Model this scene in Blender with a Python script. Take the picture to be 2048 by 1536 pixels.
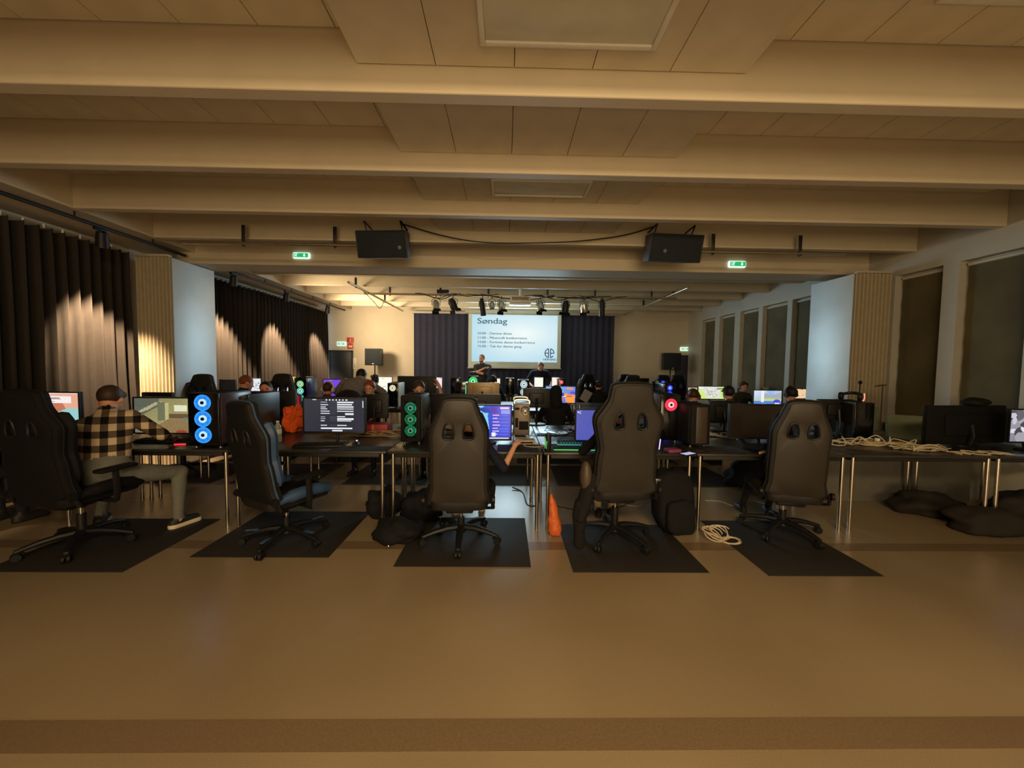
import bpy, bmesh, math, random
import numpy as np
from mathutils import Vector, Matrix, noise as mnoise
random.seed(7)
PI = math.pi
SC = bpy.context.scene
COL = SC.collection
for o in list(bpy.data.objects):
    bpy.data.objects.remove(o)

# ------------------------------------------------------------------ camera
FPX, CW, CH = 750.0, 2048, 1536
CAM = Vector((0, 0, 1.5))
_th, _ph, _ro = math.radians(1.0), math.radians(2.82), math.radians(0.72)
FW = Vector((math.sin(_th)*math.cos(_ph), math.cos(_th)*math.cos(_ph), -math.sin(_ph)))
_r0 = Vector((math.cos(_th), -math.sin(_th), 0))
_u0 = _r0.cross(FW)
RT = _r0*math.cos(_ro) + _u0*math.sin(_ro)
UP = _u0*math.cos(_ro) - _r0*math.sin(_ro)
cd = bpy.data.cameras.new('camera'); co = bpy.data.objects.new('camera', cd); COL.objects.link(co)
cd.sensor_width = 36; cd.lens = FPX*36/CW; cd.clip_start = 0.05
M = Matrix((RT, UP, -FW)).transposed().to_4x4(); M.translation = CAM
co.matrix_world = M
SC.camera = co

def ray(px, py):
    return FW + RT*((px-CW/2)/FPX) + UP*((CH/2-py)/FPX)
def at(px, py, Y):
    d = ray(px, py); return CAM + d*(Y/d.y)
def onz(px, py, z=0.0):
    d = ray(px, py); return CAM + d*((z-CAM.z)/d.z)

# ------------------------------------------------------------------ view, world, lamps
SC.view_settings.view_transform = 'Standard'
SC.view_settings.look = 'None'
SC.view_settings.gamma = 1.0
SC.view_settings.use_curve_mapping = False
SC.view_settings.exposure = 0.0
SC.cycles.use_denoising = True
SC.cycles.max_bounces = 8
SC.cycles.sample_clamp_indirect = 4.0
SC.cycles.caustics_reflective = False
SC.cycles.caustics_refractive = False
wd = bpy.data.worlds.new('world'); SC.world = wd; wd.use_nodes = True
wd.node_tree.nodes['Background'].inputs[0].default_value = (0.5, 0.36, 0.2, 1)
wd.node_tree.nodes['Background'].inputs[1].default_value = 0.02

def lamp(name, kind, loc, target, energy, color, **kw):
    l = bpy.data.lights.new(name, kind); l.energy = energy; l.color = color
    for k, v in kw.items(): setattr(l, k, v)
    o = bpy.data.objects.new(name, l); COL.objects.link(o)
    o.location = loc
    d = Vector(target)-Vector(loc)
    o.rotation_euler = d.to_track_quat('-Z', 'Y').to_euler()
    return o
WARM = (1.0, 0.74, 0.42)
# warm lit foyer opening and ceiling lamps in the half of the hall behind the camera
lamp('rear_foyer_light', 'AREA', (0.4, -6.3, 1.25), (0.4, 4, 1.5), 215, WARM, shape='RECTANGLE', size=4.0, size_y=2.0)
lamp('added_ceiling_fill', 'AREA', (0.5, -1.6, 0.25), (0.5, -0.2, 3), 50, WARM, shape='RECTANGLE', size=6.0, size_y=2.2)  # added fill from below to lift the ceiling boards, no fitting stands here
lamp('rear_ceiling_lamp', 'AREA', (0.5, -1.4, 3.0), (0.5, 0.6, 0), 165, WARM, shape='RECTANGLE', size=2.4, size_y=0.5)
# spotlights on the two ceiling tracks, washing the curtains
SPX = -4.66
SPOTS = [2.3, 4.45, 6.55, 8.1, 9.95]
SPOT_AIM = (-5.2, 0.5, 1.0)
for i, y in enumerate(SPOTS):
    h = Vector((SPX-.03, y+.05, 2.88)); d = (Vector((SPOT_AIM[0], y+SPOT_AIM[1], SPOT_AIM[2]))-h).normalized()
    lamp('track_spot_lamp', 'SPOT', h+d*.09, h+d*2, (140, 1300, 1200, 1200, 1000)[i], (1.0, 0.70, 0.42), spot_size=math.radians(54), spot_blend=0.6, shadow_soft_size=0.03)
# two added lamps, apart from the track heads, brighten the far wall and ceiling
lamp('added_wash_lamp', 'SPOT', (-4.3, 9.0, 2.4), (-2.6, 11.3, 2.6), 360, (1.0, 0.77, 0.48), spot_size=math.radians(130), spot_blend=1.0, shadow_soft_size=0.3)
lamp('added_wash_lamp', 'SPOT', (-4.3, 7.4, 2.2), (-1.5, 9.2, 3.3), 190, (1.0, 0.78, 0.50), spot_size=math.radians(140), spot_blend=1.0, shadow_soft_size=0.3)  # added to stand for bounce light on the far ceiling bays
# light that the projected slide throws back into the hall
lamp('slide_bounce_lamp', 'AREA', (0.3, 10.98, 2.3), (0.3, 0, 1.9), 135, (0.62, 0.88, 1.0), shape='RECTANGLE', size=2.6, size_y=1.4)

# ------------------------------------------------------------------ materials
def lin(c):
    return tuple(((v/255)/12.92 if v/255 <= 0.04045 else ((v/255+0.055)/1.055)**2.4) for v in c)
_mats = {}
def mat(name, rgb, rough=0.6, metal=0.0, spec=0.5, vary=0.0, vscale=8.0, bump=0.0, bscale=60.0, emit=None, estr=1.0, coat=0.0):
    if name in _mats: return _mats[name]
    m = bpy.data.materials.new(name); m.use_nodes = True; _mats[name] = m
    nt = m.node_tree; b = nt.nodes['Principled BSDF']
    c = lin(rgb)+(1,)
    b.inputs['Base Color'].default_value = c
    b.inputs['Roughness'].default_value = rough
    b.inputs['Metallic'].default_value = metal
    b.inputs['Specular IOR Level'].default_value = spec
    b.inputs['Coat Weight'].default_value = coat
    tc = None
    if vary or bump:
        tc = nt.nodes.new('ShaderNodeTexCoord')
    if vary:
        n = nt.nodes.new('ShaderNodeTexNoise'); n.inputs['Scale'].default_value = vscale; n.inputs['Detail'].default_value = 4
        r = nt.nodes.new('ShaderNodeValToRGB')
        r.color_ramp.elements[0].position = 0.3; r.color_ramp.elements[1].position = 0.7
        r.color_ramp.elements[0].color = tuple(v*(1-vary) for v in c[:3])+(1,)
        r.color_ramp.elements[1].color = tuple(min(1, v*(1+vary)) for v in c[:3])+(1,)
        nt.links.new(tc.outputs['Object'], n.inputs['Vector']); nt.links.new(n.outputs['Fac'], r.inputs['Fac'])
        nt.links.new(r.outputs['Color'], b.inputs['Base Color'])
    if bump:
        n = nt.nodes.new('ShaderNodeTexNoise'); n.inputs['Scale'].default_value = bscale; n.inputs['Detail'].default_value = 3
        bp = nt.nodes.new('ShaderNodeBump'); bp.inputs['Strength'].default_value = bump; bp.inputs['Distance'].default_value = 0.01
        nt.links.new(tc.outputs['Object'], n.inputs['Vector']); nt.links.new(n.outputs['Fac'], bp.inputs['Height'])
        nt.links.new(bp.outputs['Normal'], b.inputs['Normal'])
    if emit:
        b.inputs['Emission Color'].default_value = lin(emit)+(1,); b.inputs['Emission Strength'].default_value = estr
    return m
def glow(rgb, s=1.0):
    return mat('glow_%d_%d_%d_%g' % (*rgb, s), (10, 10, 10), 0.4, emit=rgb, estr=s)
def screen_mat(s=1.0):
    nm = 'lit_screen_%g' % s
    if nm in _mats: return _mats[nm]
    m = bpy.data.materials.new(nm); m.use_nodes = True; _mats[nm] = m
    nt = m.node_tree; b = nt.nodes['Principled BSDF']
    b.inputs['Base Color'].default_value = (0.01, 0.01, 0.01, 1); b.inputs['Roughness'].default_value = 0.3
    a = nt.nodes.new('ShaderNodeVertexColor'); a.layer_name = 'Col'
    nt.links.new(a.outputs['Color'], b.inputs['Emission Color']); b.inputs['Emission Strength'].default_value = s
    return m

BLK = mat('black_plastic', (22, 22, 23), 0.5, spec=.35, vary=0.15, vscale=20)
BLK2 = mat('matt_black', (14, 14, 14), 0.75, spec=.25, vary=0.2)
GLOSS = mat('gloss_black', (8, 8, 9), 0.12, vary=0.1)
CHROME = mat('chrome', (215, 205, 190), 0.22, metal=1.0, vary=0.05)
STEEL = mat('grey_steel', (140, 140, 138), 0.35, metal=0.9, vary=0.1)
PLEATHER = mat('black_faux_leather', (30, 28, 27), 0.55, spec=.3, vary=0.15, vscale=12, bump=0.15, bscale=180)
PLEATHER2 = mat('charcoal_back_cover', (50, 46, 42), 0.6, spec=.25, vary=0.1, vscale=9, bump=0.1, bscale=160)
BLUE_L = mat('blue_faux_leather', (52, 78, 116), 0.5, vary=0.12, vscale=12)
WHITE = mat('white_plastic', (225, 222, 212), 0.4, vary=0.04)
SKIN = mat('skin', (205, 150, 120), 0.5, vary=0.06, vscale=18)
LIP = mat('lip_skin', (170, 95, 85), 0.45, vary=0.05)
SHOE = mat('dark_shoe', (30, 28, 28), 0.6, vary=0.1)
EYE = mat('dark_eye', (30, 22, 18), 0.2, vary=0.1)
CABLE_W = mat('cream_cable', (205, 190, 160), 0.5, vary=0.06)
CABLE_K = mat('black_cable', (22, 22, 23), 0.5, vary=0.1)

# ------------------------------------------------------------------ mesh helpers
class MB:
    def __init__(s): s.bm = bmesh.new()
    def _new(s, vs, fs, m=0):
        v = [s.bm.verts.new(p) for p in vs]
        out = []
        for f in fs:
            try:
                q = s.bm.faces.new([v[i] for i in f]); q.material_index = m; out.append(q)
            except ValueError: pass
        return v, out
    def box(s, c, d, rot=None, bev=0.0, m=0, seg=1):
        x, y, z = d[0]/2, d[1]/2, d[2]/2
        R = rot or Matrix.Identity(3); c = Vector(c)
        if bev <= 0:
            P = [(-x,-y,-z),(x,-y,-z),(x,y,-z),(-x,y,-z),(-x,-y,z),(x,-y,z),(x,y,z),(-x,y,z)]
            s._new([c+R@Vector(p) for p in P], [(3,2,1,0),(4,5,6,7),(0,1,5,4),(1,2,6,5),(2,3,7,6),(3,0,4,7)], m)
            return s
        b = min(bev, x*.95, y*.95, z*.95)
        # rounded box: loft of rounded-rectangle rings along z
        n = 3
        def ring(ins, zz):
            pts = []
            for (sx, sy, a0) in ((1,1,0),(-1,1,90),(-1,-1,180),(1,-1,270)):
                for k in range(n):
                    a = math.radians(a0+90*k/(n-1))
                    pts.append((sx*(x-b)+(b-ins)*math.cos(a), sy*(y-b)+(b-ins)*math.sin(a), zz))
            return [c+R@Vector(p) for p in pts]
        rings = [ring(b*.7, -z), ring(b*.2, -z+b*.3), ring(0, -z+b), ring(0, z-b), ring(b*.2, z-b*.3), ring(b*.7, z)]
        s.loft(rings, m=m); return s
    def loft(s, rings, m=0, caps=True, closed=True):
        n = len(rings[0]); vs = [[s.bm.verts.new(p) for p in r] for r in rings]
        for a, b in zip(vs[:-1], vs[1:]):
            for i in range(n if closed else n-1):
                j = (i+1) % n
                try: s.bm.faces.new((a[i], a[j], b[j], b[i])).material_index = m
                except ValueError: pass
        if caps and closed:
            for r, rev in ((vs[0], True), (vs[-1], False)):
                try: s.bm.faces.new(r[::-1] if rev else r).material_index = m
                except ValueError: pass
        return s
    def tube(s, pts, r, n=8, m=0, closed=False, caps=True, flat=1.0):
        pts = [Vector(p) for p in pts]; N = len(pts)
        rr = r if isinstance(r, (list, tuple)) else [r]*N
        T = []
        for i in range(N):
            a = pts[i-1] if (i > 0 or closed) else pts[i]
            b = pts[(i+1) % N] if (i < N-1 or closed) else pts[i]
            d = b-a; T.append(d.normalized() if d.length > 1e-9 else Vector((0,0,1)))
        up = Vector((0,0,1)) if abs(T[0].z) < 0.9 else Vector((1,0,0))
        nv = (up - T[0]*up.dot(T[0])).normalized()
        rings = []
        for i in range(N):
            nv = (nv - T[i]*nv.dot(T[i]))
            nv = nv.normalized() if nv.length > 1e-6 else Vector((1,0,0))
            bv = T[i].cross(nv)
            rings.append([pts[i] + (nv*math.cos(2*PI*k/n)*flat + bv*math.sin(2*PI*k/n))*rr[i] for k in range(n)])
        if closed: rings.append(rings[0])
        if closed:
            vs = [[s.bm.verts.new(p) for p in q] for q in rings[:-1]]
            for i in range(N):
                a, b = vs[i], vs[(i+1) % N]
                for k in range(n):
                    s.bm.faces.new((a[k], a[(k+1)%n], b[(k+1)%n], b[k])).material_index = m
        else: s.loft(rings, m=m, caps=caps)
        return s
    def cyl(s, a, b, r0, r1=None, n=16, m=0):
        return s.tube([a, b], [r0, r0 if r1 is None else r1], n=n, m=m)
    def lathe(s, prof, n=20, mx=None, m=0):
        mx = mx or Matrix.Identity(4)
        rings = [[mx@Vector((max(r,1e-4)*math.cos(2*PI*k/n), max(r,1e-4)*math.sin(2*PI*k/n), z)) for k in range(n)] for r, z in prof]
        return s.loft(rings, m=m)
    def ell(s, c, r, rot=None, nu=16, nv=10, m=0):
        R = rot or Matrix.Identity(3); c = Vector(c)
        rings = []
        for j in range(nv+1):
            t = PI*(0.02+0.96*j/nv)
            rings.append([c+R@Vector((r[0]*math.sin(t)*math.cos(2*PI*k/nu), r[1]*math.sin(t)*math.sin(2*PI*k/nu), -r[2]*math.cos(t))) for k in range(nu)])
        return s.loft(rings, m=m)
    def prism(s, outer, t, mx=None, holes=(), bev=0.0, m=0, mside=None):
        """outline in local XY, extruded 0..t along local Z, soft rims"""
        mx = mx or Matrix.Identity(4)
        mside = m if mside is None else mside
        def area(p): return sum(p[i-1][0]*p[i][1]-p[i][0]*p[i-1][1] for i in range(len(p)))
        def offs(p, d):
            out = []
            n = len(p)
            for i in range(n):
                a = Vector(p[i-1]); b = Vector(p[i]); c = Vector(p[(i+1) % n])
                e1 = (b-a).normalized(); e2 = (c-b).normalized()
                n1 = Vector((-e1.y, e1.x)); n2 = Vector((-e2.y, e2.x))
                q = (n1+n2); q = q/max(q.length_squared/2, 0.35)
                out.append((b.x+q.x*d, b.y+q.y*d))
            return out
        loops = [(outer if area(outer) > 0 else outer[::-1])]+[(h if area(h) < 0 else h[::-1]) for h in holes]
        caps = ([], [])
        for p in loops:
            if bev > 0: lev = [(bev*.8, 0), (bev*.2, bev*.25), (0, bev), (0, t-bev), (bev*.2, t-bev*.25), (bev*.8, t)]
            else: lev = [(0, 0), (0, t)]
            vs = [[s.bm.verts.new(mx@Vector((x, y, z))) for x, y in (offs(p, d) if d else p)] for d, z in lev]
            n = len(p)
            for a, b in zip(vs[:-1], vs[1:]):
                for i in range(n):
                    j = (i+1) % n
                    s.bm.faces.new((a[i], a[j], b[j], b[i])).material_index = mside
            caps[0].append(vs[0]); caps[1].append(vs[-1])
        for cl in caps:
            ed = []
            for lp in cl:
                for i in range(len(lp)):
                    ed.append(s.bm.edges.get((lp[i-1], lp[i])) or s.bm.edges.new((lp[i-1], lp[i])))
            g = bmesh.ops.triangle_fill(s.bm, use_beauty=True, use_dissolve=False, edges=ed)
            for f in g['geom']:
                if isinstance(f, bmesh.types.BMFace): f.material_index = m
        return s
    def obj(s, name, mats, parent=None, smooth=40, loc=None, rz=0):
        bmesh.ops.recalc_face_normals(s.bm, faces=s.bm.faces)
        me = bpy.data.meshes.new(name); s.bm.to_mesh(me); s.bm.free()
        return link(name, me, mats, parent, smooth, loc, rz)
def link(name, me, mats, parent=None, smooth=40, loc=None, rz=0):
    for m in (mats if isinstance(mats, (list, tuple)) else [mats]): me.materials.append(m)
    if smooth:
        me.shade_smooth()
        if smooth < 180: me.set_sharp_from_angle(angle=math.radians(smooth))
    o = bpy.data.objects.new(name, me); COL.objects.link(o)
    if parent: o.parent = parent
    if loc is not None: o.location = loc
    if rz: o.rotation_euler = (0, 0, rz)
    return o
def tag(o, label, cat, group=None, kind=None):
    o['label'] = label; o['category'] = cat
    if group: o['group'] = group
    if kind: o['kind'] = kind
    return o
def thing(name, label, cat, loc=(0,0,0), rz=0, group=None):
    o = bpy.data.objects.new(name, None); COL.objects.link(o)
    o.empty_display_size = 0.1
    o.location = loc; o.rotation_euler = (0, 0, rz)
    return tag(o, label, cat, group)
def dup(root, loc, rz=0, label=None, group=None):
    r = root.copy(); COL.objects.link(r); r.location = loc; r.rotation_euler = (0, 0, rz)
    if label: r['label'] = label
    if group: r['group'] = group
    for ch in list(root.children):
        c = ch.copy(); COL.objects.link(c); c.parent = r
        for g in list(ch.children):
            d = g.copy(); COL.objects.link(d); d.parent = c
    return r
def struct(o):
    o['kind'] = 'structure'; return o
def RX(a): return Matrix.Rotation(a, 3, 'X')
def RY(a): return Matrix.Rotation(a, 3, 'Y')
def RZ(a): return Matrix.Rotation(a, 3, 'Z')
def catmull(P, k=5, closed=False):
    P = [Vector(p) for p in P]; n = len(P); out = []
    for i in range(n if closed else n-1):
        p0 = P[i-1] if (i > 0 or closed) else P[0]; p1 = P[i]; p2 = P[(i+1) % n]
        p3 = P[(i+2) % n] if (i+2 < n or closed) else P[-1]
        for j in range(k):
            t = j/k
            out.append(0.5*((2*p1)+(-p0+p2)*t+(2*p0-5*p1+4*p2-p3)*t*t+(-p0+3*p1-3*p2+p3)*t**3))
    if not closed: out.append(P[-1])
    return out
def text_mesh(body, size, name, m, parent, loc, rot=(PI/2, 0, 0), align='LEFT', ext=0.001, bold=0.0, sx=1.0):
    cu = bpy.data.curves.new(name, 'FONT'); cu.body = body; cu.size = size; cu.extrude = ext; cu.align_x = align; cu.offset = bold; cu.resolution_u = 3
    t = bpy.data.objects.new(name, cu); COL.objects.link(t)
    dg = bpy.context.evaluated_depsgraph_get()
    me = bpy.data.meshes.new_from_object(t.evaluated_get(dg)); bpy.data.objects.remove(t); me.name = name
    me.materials.clear(); me.materials.append(m)
    o = bpy.data.objects.new(name, me); COL.objects.link(o); o.parent = parent; o.location = loc; o.rotation_euler = rot; o.scale = (sx, 1, 1)
    return o
def pix_plane(name, img, w, h, parent, loc, s=1.0, rz=0):
    """flat screen picture: one small coloured face per picture cell, facing -Y"""
    H, W, _ = img.shape
    xs = np.linspace(-w/2, w/2, W+1); zs = np.linspace(h/2, -h/2, H+1)
    X, Z = np.meshgrid(xs, zs)
    V = np.stack([X, np.zeros_like(X), Z], -1).reshape(-1, 3)
    I, J = np.meshgrid(np.arange(H), np.arange(W), indexing='ij')
    a = (I*(W+1)+J).ravel()
    F = np.stack([a+W+1, a+W+2, a+1, a], -1)
    me = bpy.data.meshes.new(name); me.from_pydata(V.tolist(), [], F.tolist())
    ca = me.color_attributes.new('Col', 'FLOAT_COLOR', 'CORNER')
    c = np.clip(img.reshape(-1, 3)/255.0, 0, 1)
    c = np.where(c <= 0.04045, c/12.92, ((c+0.055)/1.055)**2.4)
    c = np.repeat(np.concatenate([c, np.ones((len(c), 1))], 1), 4, 0).astype(np.float32)
    ca.data.foreach_set('color', c.ravel())
    o = link(name, me, screen_mat(s), parent, 0, loc)
    if rz: o.rotation_euler = (0, 0, rz)
    return o
# ------------------------------------------------------------------ the hall
XL, XR, YB, YR = -5.42, 5.5, 11.3, -6.5
ZB, ZC = 3.1, 3.45
def floor_mat():
    m = mat('floor_vinyl', (150, 132, 104), 0.36, spec=0.5, vary=0.0)
    nt = m.node_tree; b = nt.nodes['Principled BSDF']
    tc = nt.nodes.new('ShaderNodeTexCoord')
    n1 = nt.nodes.new('ShaderNodeTexNoise'); n1.inputs['Scale'].default_value = 260; n1.inputs['Detail'].default_value = 2
    n2 = nt.nodes.new('ShaderNodeTexNoise'); n2.inputs['Scale'].default_value = 0.9; n2.inputs['Detail'].default_value = 1.5
    mx = nt.nodes.new('ShaderNodeMix'); mx.data_type = 'FLOAT'; mx.inputs[0].default_value = 0.45
    r = nt.nodes.new('ShaderNodeValToRGB')
    r.color_ramp.elements[0].position = .35; r.color_ramp.elements[0].color = lin((136, 118, 92))+(1,)
    r.color_ramp.elements[1].position = .65; r.color_ramp.elements[1].color = lin((164, 145, 115))+(1,)
    for n in (n1, n2): nt.links.new(tc.outputs['Object'], n.inputs['Vector'])
    nt.links.new(n1.outputs['Fac'], mx.inputs[2]); nt.links.new(n2.outputs['Fac'], mx.inputs[3])
    nt.links.new(mx.outputs[0], r.inputs['Fac']); nt.links.new(r.outputs['Color'], b.inputs['Base Color'])
    rr = nt.nodes.new('ShaderNodeMapRange'); rr.inputs[3].default_value = .22; rr.inputs[4].default_value = .34
    nt.links.new(n2.outputs['Fac'], rr.inputs[0]); nt.links.new(rr.outputs[0], b.inputs['Roughness'])
    return m
FLOOR = floor_mat()
BAND = mat('floor_inlay', (122, 102, 78), 0.4, vary=0.12, vscale=90)
PLASTER = mat('plaster', (200, 188, 166), 0.75, vary=0.04, vscale=3, bump=0.06, bscale=140)
BEAMW = mat('painted_beam', (206, 192, 166), 0.55, vary=0.03, vscale=4)
CEILP = mat('ceiling_board', (214, 203, 182), 0.7, vary=0.05, vscale=5, bump=0.05, bscale=200)
NAVY = mat('navy_stage_cloth', (38, 40, 62), 0.85, vary=0.12, vscale=6)
MULL = mat('mullion_paint', (176, 172, 160), 0.5, vary=0.04)

b = MB(); b.box((0.04, 2.4, -0.05), (11.0, 17.9, 0.1)); struct(b.obj('floor', FLOOR, smooth=0))
for y0, y1 in ((1.387, 1.523), (2.982, 3.121), (4.58, 4.72), (6.18, 6.32), (7.78, 7.92), (9.38, 9.52)):
    b = MB(); b.box((0.15, (y0+y1)/2, 0.0006), (11.1, y1-y0, 0.0012)); struct(b.obj('floor_band', BAND, smooth=0))
b = MB(); b.box((0.15, YB+.06, 1.75), (11.3, .12, 3.5)); struct(b.obj('wall_back', PLASTER, smooth=0))
b = MB(); b.box((0.15, YR-.06, 1.75), (11.3, .12, 3.5)); struct(b.obj('wall_rear', PLASTER, smooth=0))
b = MB(); b.box((XL-.06, 2.4, 1.75), (.12, 17.9, 3.5)); struct(b.obj('wall_left', PLASTER, smooth=0))
# right wall: sill, lintel, mullions, with blinds in the window openings
b = MB(); b.box((XR+.1, 2.4, .35), (.2, 17.9, .7)); b.box((XR+.1, 2.4, 3.165), (.2, 17.9, .67)); b.box((XR+.1, -2.6, 1.75), (.2, 7.9, 2.2))
MUL = [(1.35, 1.51), (2.15, 2.31), (2.95, 3.11), (3.75, 3.91), (4.53, 4.7), (5.28, 6.67), (7.19, 7.31), (8.02, 8.15), (8.79, 9.0), (9.64, 9.85), (10.49, 11.3)]
for y0, y1 in MUL: b.box((XR+.1, (y0+y1)/2, 1.765), (.2, y1-y0, 2.13))
struct(b.obj('wall_right', MULL, smooth=0))
BLIND = mat('olive_blind_cloth', (88, 80, 54), 0.8, vary=0.22, vscale=2.2, bump=0.1, bscale=90)
FRAME = mat('window_frame_paint', (188, 184, 170), 0.45, vary=0.03)
wn = 0
for (a0, a1), (c0, c1) in zip(MUL[:-1], MUL[1:]):
    y0, y1 = a1, c0; wn += 1
    b = MB()
    for z in (.72, 2.81): b.box((XR+.13, (y0+y1)/2, z), (.05, y1-y0, .04))
    for y in (y0+.015, y1-.015): b.box((XR+.13, y, 1.76), (.05, .03, 2.1))
    w = struct(b.obj('window_%d' % wn, FRAME, smooth=0))
    b = MB(); b.box((XR+.14, (y0+y1)/2, 1.76), (.01, y1-y0-.05, 2.08)); b.obj('pane', GLOSS, w, 0)
    # roller blind: cloth with horizontal seams, a tube above and a bar below
    b = MB(); pts = []
    n = 28
    for i in range(n+1):
        z = .78+(2.78-.78)*i/n
        dx = 0.003*math.sin(i*PI/2.0) + .002*mnoise.noise((z*2, y0*3, 0))
        pts.append((z, dx))
    ring = [[(XR+.085+dx, y, z) for (z, dx) in pts] for y in (y0+.03, y1-.03)]
    b.loft(ring, closed=False, caps=False); b.obj('blind', BLIND, w, 60)
    b = MB(); b.tube([(XR+.085, y0+.03, 2.79), (XR+.085, y1-.03, 2.79)], .022, 10); b.obj('blind_roller', FRAME, w)
    b = MB(); b.box((XR+.085, (y0+y1)/2, .775), (.014, y1-y0-.06, .025), bev=.004); b.obj('bottom_bar', FRAME, w)

# ceiling: slab, boards between the beams, beams, lowered boxes with lights
b = MB(); b.box((0.15, 2.4, 3.56), (11.3, 17.9, .12)); ceil = struct(b.obj('ceiling', CEILP, smooth=0))
SOFX = -4.58
b = MB(); b.box(((XL+SOFX)/2, 2.4, (ZB+3.5)/2), (SOFX-XL, 17.9, 3.5-ZB)); struct(b.obj('trim_1', BEAMW, smooth=0))
beamY = {k: 1.397+0.905*k+(.1 if k > 5 else 0) for k in range(-8, 11)}
bm_mesh = None
for k, y in beamY.items():
    if k == 5: continue
    if bm_mesh is None:
        b = MB(); b.box(((SOFX+XR)/2, .05, (ZB+3.5)/2), (XR-SOFX, .1, 3.5-ZB), bev=.012)
        o = b.obj('ceiling_beam', BEAMW, smooth=30); bm_mesh = o.data
    else:
        o = bpy.data.objects.new('ceiling_beam', bm_mesh); COL.objects.link(o)
    o.location = (0, y, 0); struct(o)
b = MB(); b.box(((-4.85+XR)/2, 5.905, (2.94+3.5)/2), (XR+4.85, .45, 3.5-2.94), bev=.01); struct(b.obj('header_beam', BEAMW, smooth=30))
PW = 0.446
b = MB(); b.box((0, .4, 3.475), (PW-.006, .796, .05)); pm = None
BX0, BX1 = -0.89, 1.44
tmp = b.obj('panel', CEILP, smooth=0); pm = tmp.data; bpy.data.objects.remove(tmp)
b = MB(); b.box((0, .4, 3.35), (.456, .79, .2), bev=.003); tmp = b.obj('lowered_panel', CEILP, smooth=30); lm = tmp.data; bpy.data.objects.remove(tmp)
for k in range(-1, 10):
    y = beamY[k]+.1
    if k == 5: y = 6.14
    x = SOFX+PW/2
    while x < XR-.1:
        if not (x-PW/2 > BX0-.02 and x+PW/2 < BX1+.02):
            o = bpy.data.objects.new('panel', pm); COL.objects.link(o); o.parent = ceil; o.location = (x, y, 0)
            if k in (4, 5): o.scale = (1, .68, 1)
        x += PW
    if k in (4, 5, 9): continue
    for i in range(5):
        o = bpy.data.objects.new('lowered_panel', lm); COL.objects.link(o); o.parent = ceil; o.location = (BX0+.23+.46*i, y, 0)
DIFF = mat('milky_diffuser', (214, 212, 196), 0.22, vary=0.05, vscale=6)
where = {0: 'nearest lowered ceiling box', 2: 'second lit ceiling box from the front', 4: 'bay before the header beam', 6: 'first bay beyond the header beam', 8: 'last ceiling bay by the stage'}
for k in (0, 2, 6, 8):
    yc = beamY[k+1]-.34
    t = thing('ceiling_light', 'flat unlit ceiling light with milky diffuser in the '+where[k], 'ceiling light', (.32, yc, 3.25))
    b = MB()
    for sx in (-1, 1): b.box((sx*.465, 0, -.012), (.03, .33, .024), bev=.004)
    for sy in (-1, 1): b.box((0, sy*.15, -.012), (.9, .03, .024), bev=.004)
    b.obj('frame', WHITE, t)
    b = MB(); b.box((0, 0, -.008), (.9, .27, .012), bev=.004); b.obj('diffuser', DIFF, t)
t = thing('ceiling_light', 'dim unlit ceiling light at the side of the nearest bay', 'ceiling light', (2.85, 1.85, 3.45))
b = MB()
for sx in (-1, 1): b.box((sx*.6, 0, -.012), (.03, .36, .024), bev=.004)
for sy in (-1, 1): b.box((0, sy*.165, -.012), (1.17, .03, .024), bev=.004)
b.obj('frame', WHITE, t)
b = MB(); b.box((0, 0, -.008), (1.17, .3, .012), bev=.004); b.obj('diffuser', DIFF, t)

# folded accordion partition stacked at each side, with a glossy end panel
LAMI = mat('pale_laminate', (206, 212, 214), 0.53, metal=0.55, spec=0.8, vary=0.06, vscale=2.5)
PLEAT = mat('beige_pleat', (178, 164, 136), 0.6, vary=0.06, vscale=10)
def partition(x0, x1, ztop, inner, label):
    t = thing('accordion_partition', label, 'partition', ((x0+x1)/2, 5.32, 0))
    w = abs(x1-x0); n = 9
    p = []
    for i in range(n*2+1):
        p += [(-w/2+w*(i-.32)/(n*2), .035 if i % 2 else -.02), (-w/2+w*(i+.32)/(n*2), .035 if i % 2 else -.02)]
    b = MB(); b.loft([[(x, y, z) for x, y in p] for z in (.02, ztop)], closed=False, caps=False)
    b.obj('pleated_face', PLEAT, t, 10)
    b = MB(); b.box((0, .4, ztop/2), (w-.06, .7, ztop), bev=.006); b.obj('core', PLEAT, t)
    sx = w/2-.02 if inner > 0 else -w/2+.02
    b = MB(); b.box((sx, .4, ztop/2), (.04, .75, ztop), bev=.004); b.obj('end_panel', LAMI, t)
    b = MB(); b.box((0, -.012, ztop+.015), (w, .07, .03), bev=.003); b.obj('top_rail', MULL, t)
partition(-5.08, -4.63, 2.93, 1, 'folded pleated partition beside the left black curtains with pale end panel')
partition(4.96, 5.46, 2.87, -1, 'folded pleated partition beside the right window blinds with bluish end panel')

# window strip behind the curtain end, daylight showing at its edge
b = MB(); b.box((XL+.02, 11.15, 1.7), (.04, .24, 2.5)); struct(b.obj('window_20', glow((225, 240, 255), 1.3), smooth=0))
for y0, y1, n in ((-1.0, 5.4, 21), (6.4, 10.9, 22)):
    b = MB(); b.box((XL+.03, (y0+y1)/2, 1.7), (.05, y1-y0, 2.3)); w = struct(b.obj('window_%d' % n, GLOSS, smooth=0))
    k = 0
    y = y0
    while y <= y1+.01:
        b = MB(); b.box((XL+.06, y, 1.7), (.05, .08, 2.4)); b.obj('mullion', MULL, w, 0); y += .9

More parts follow.
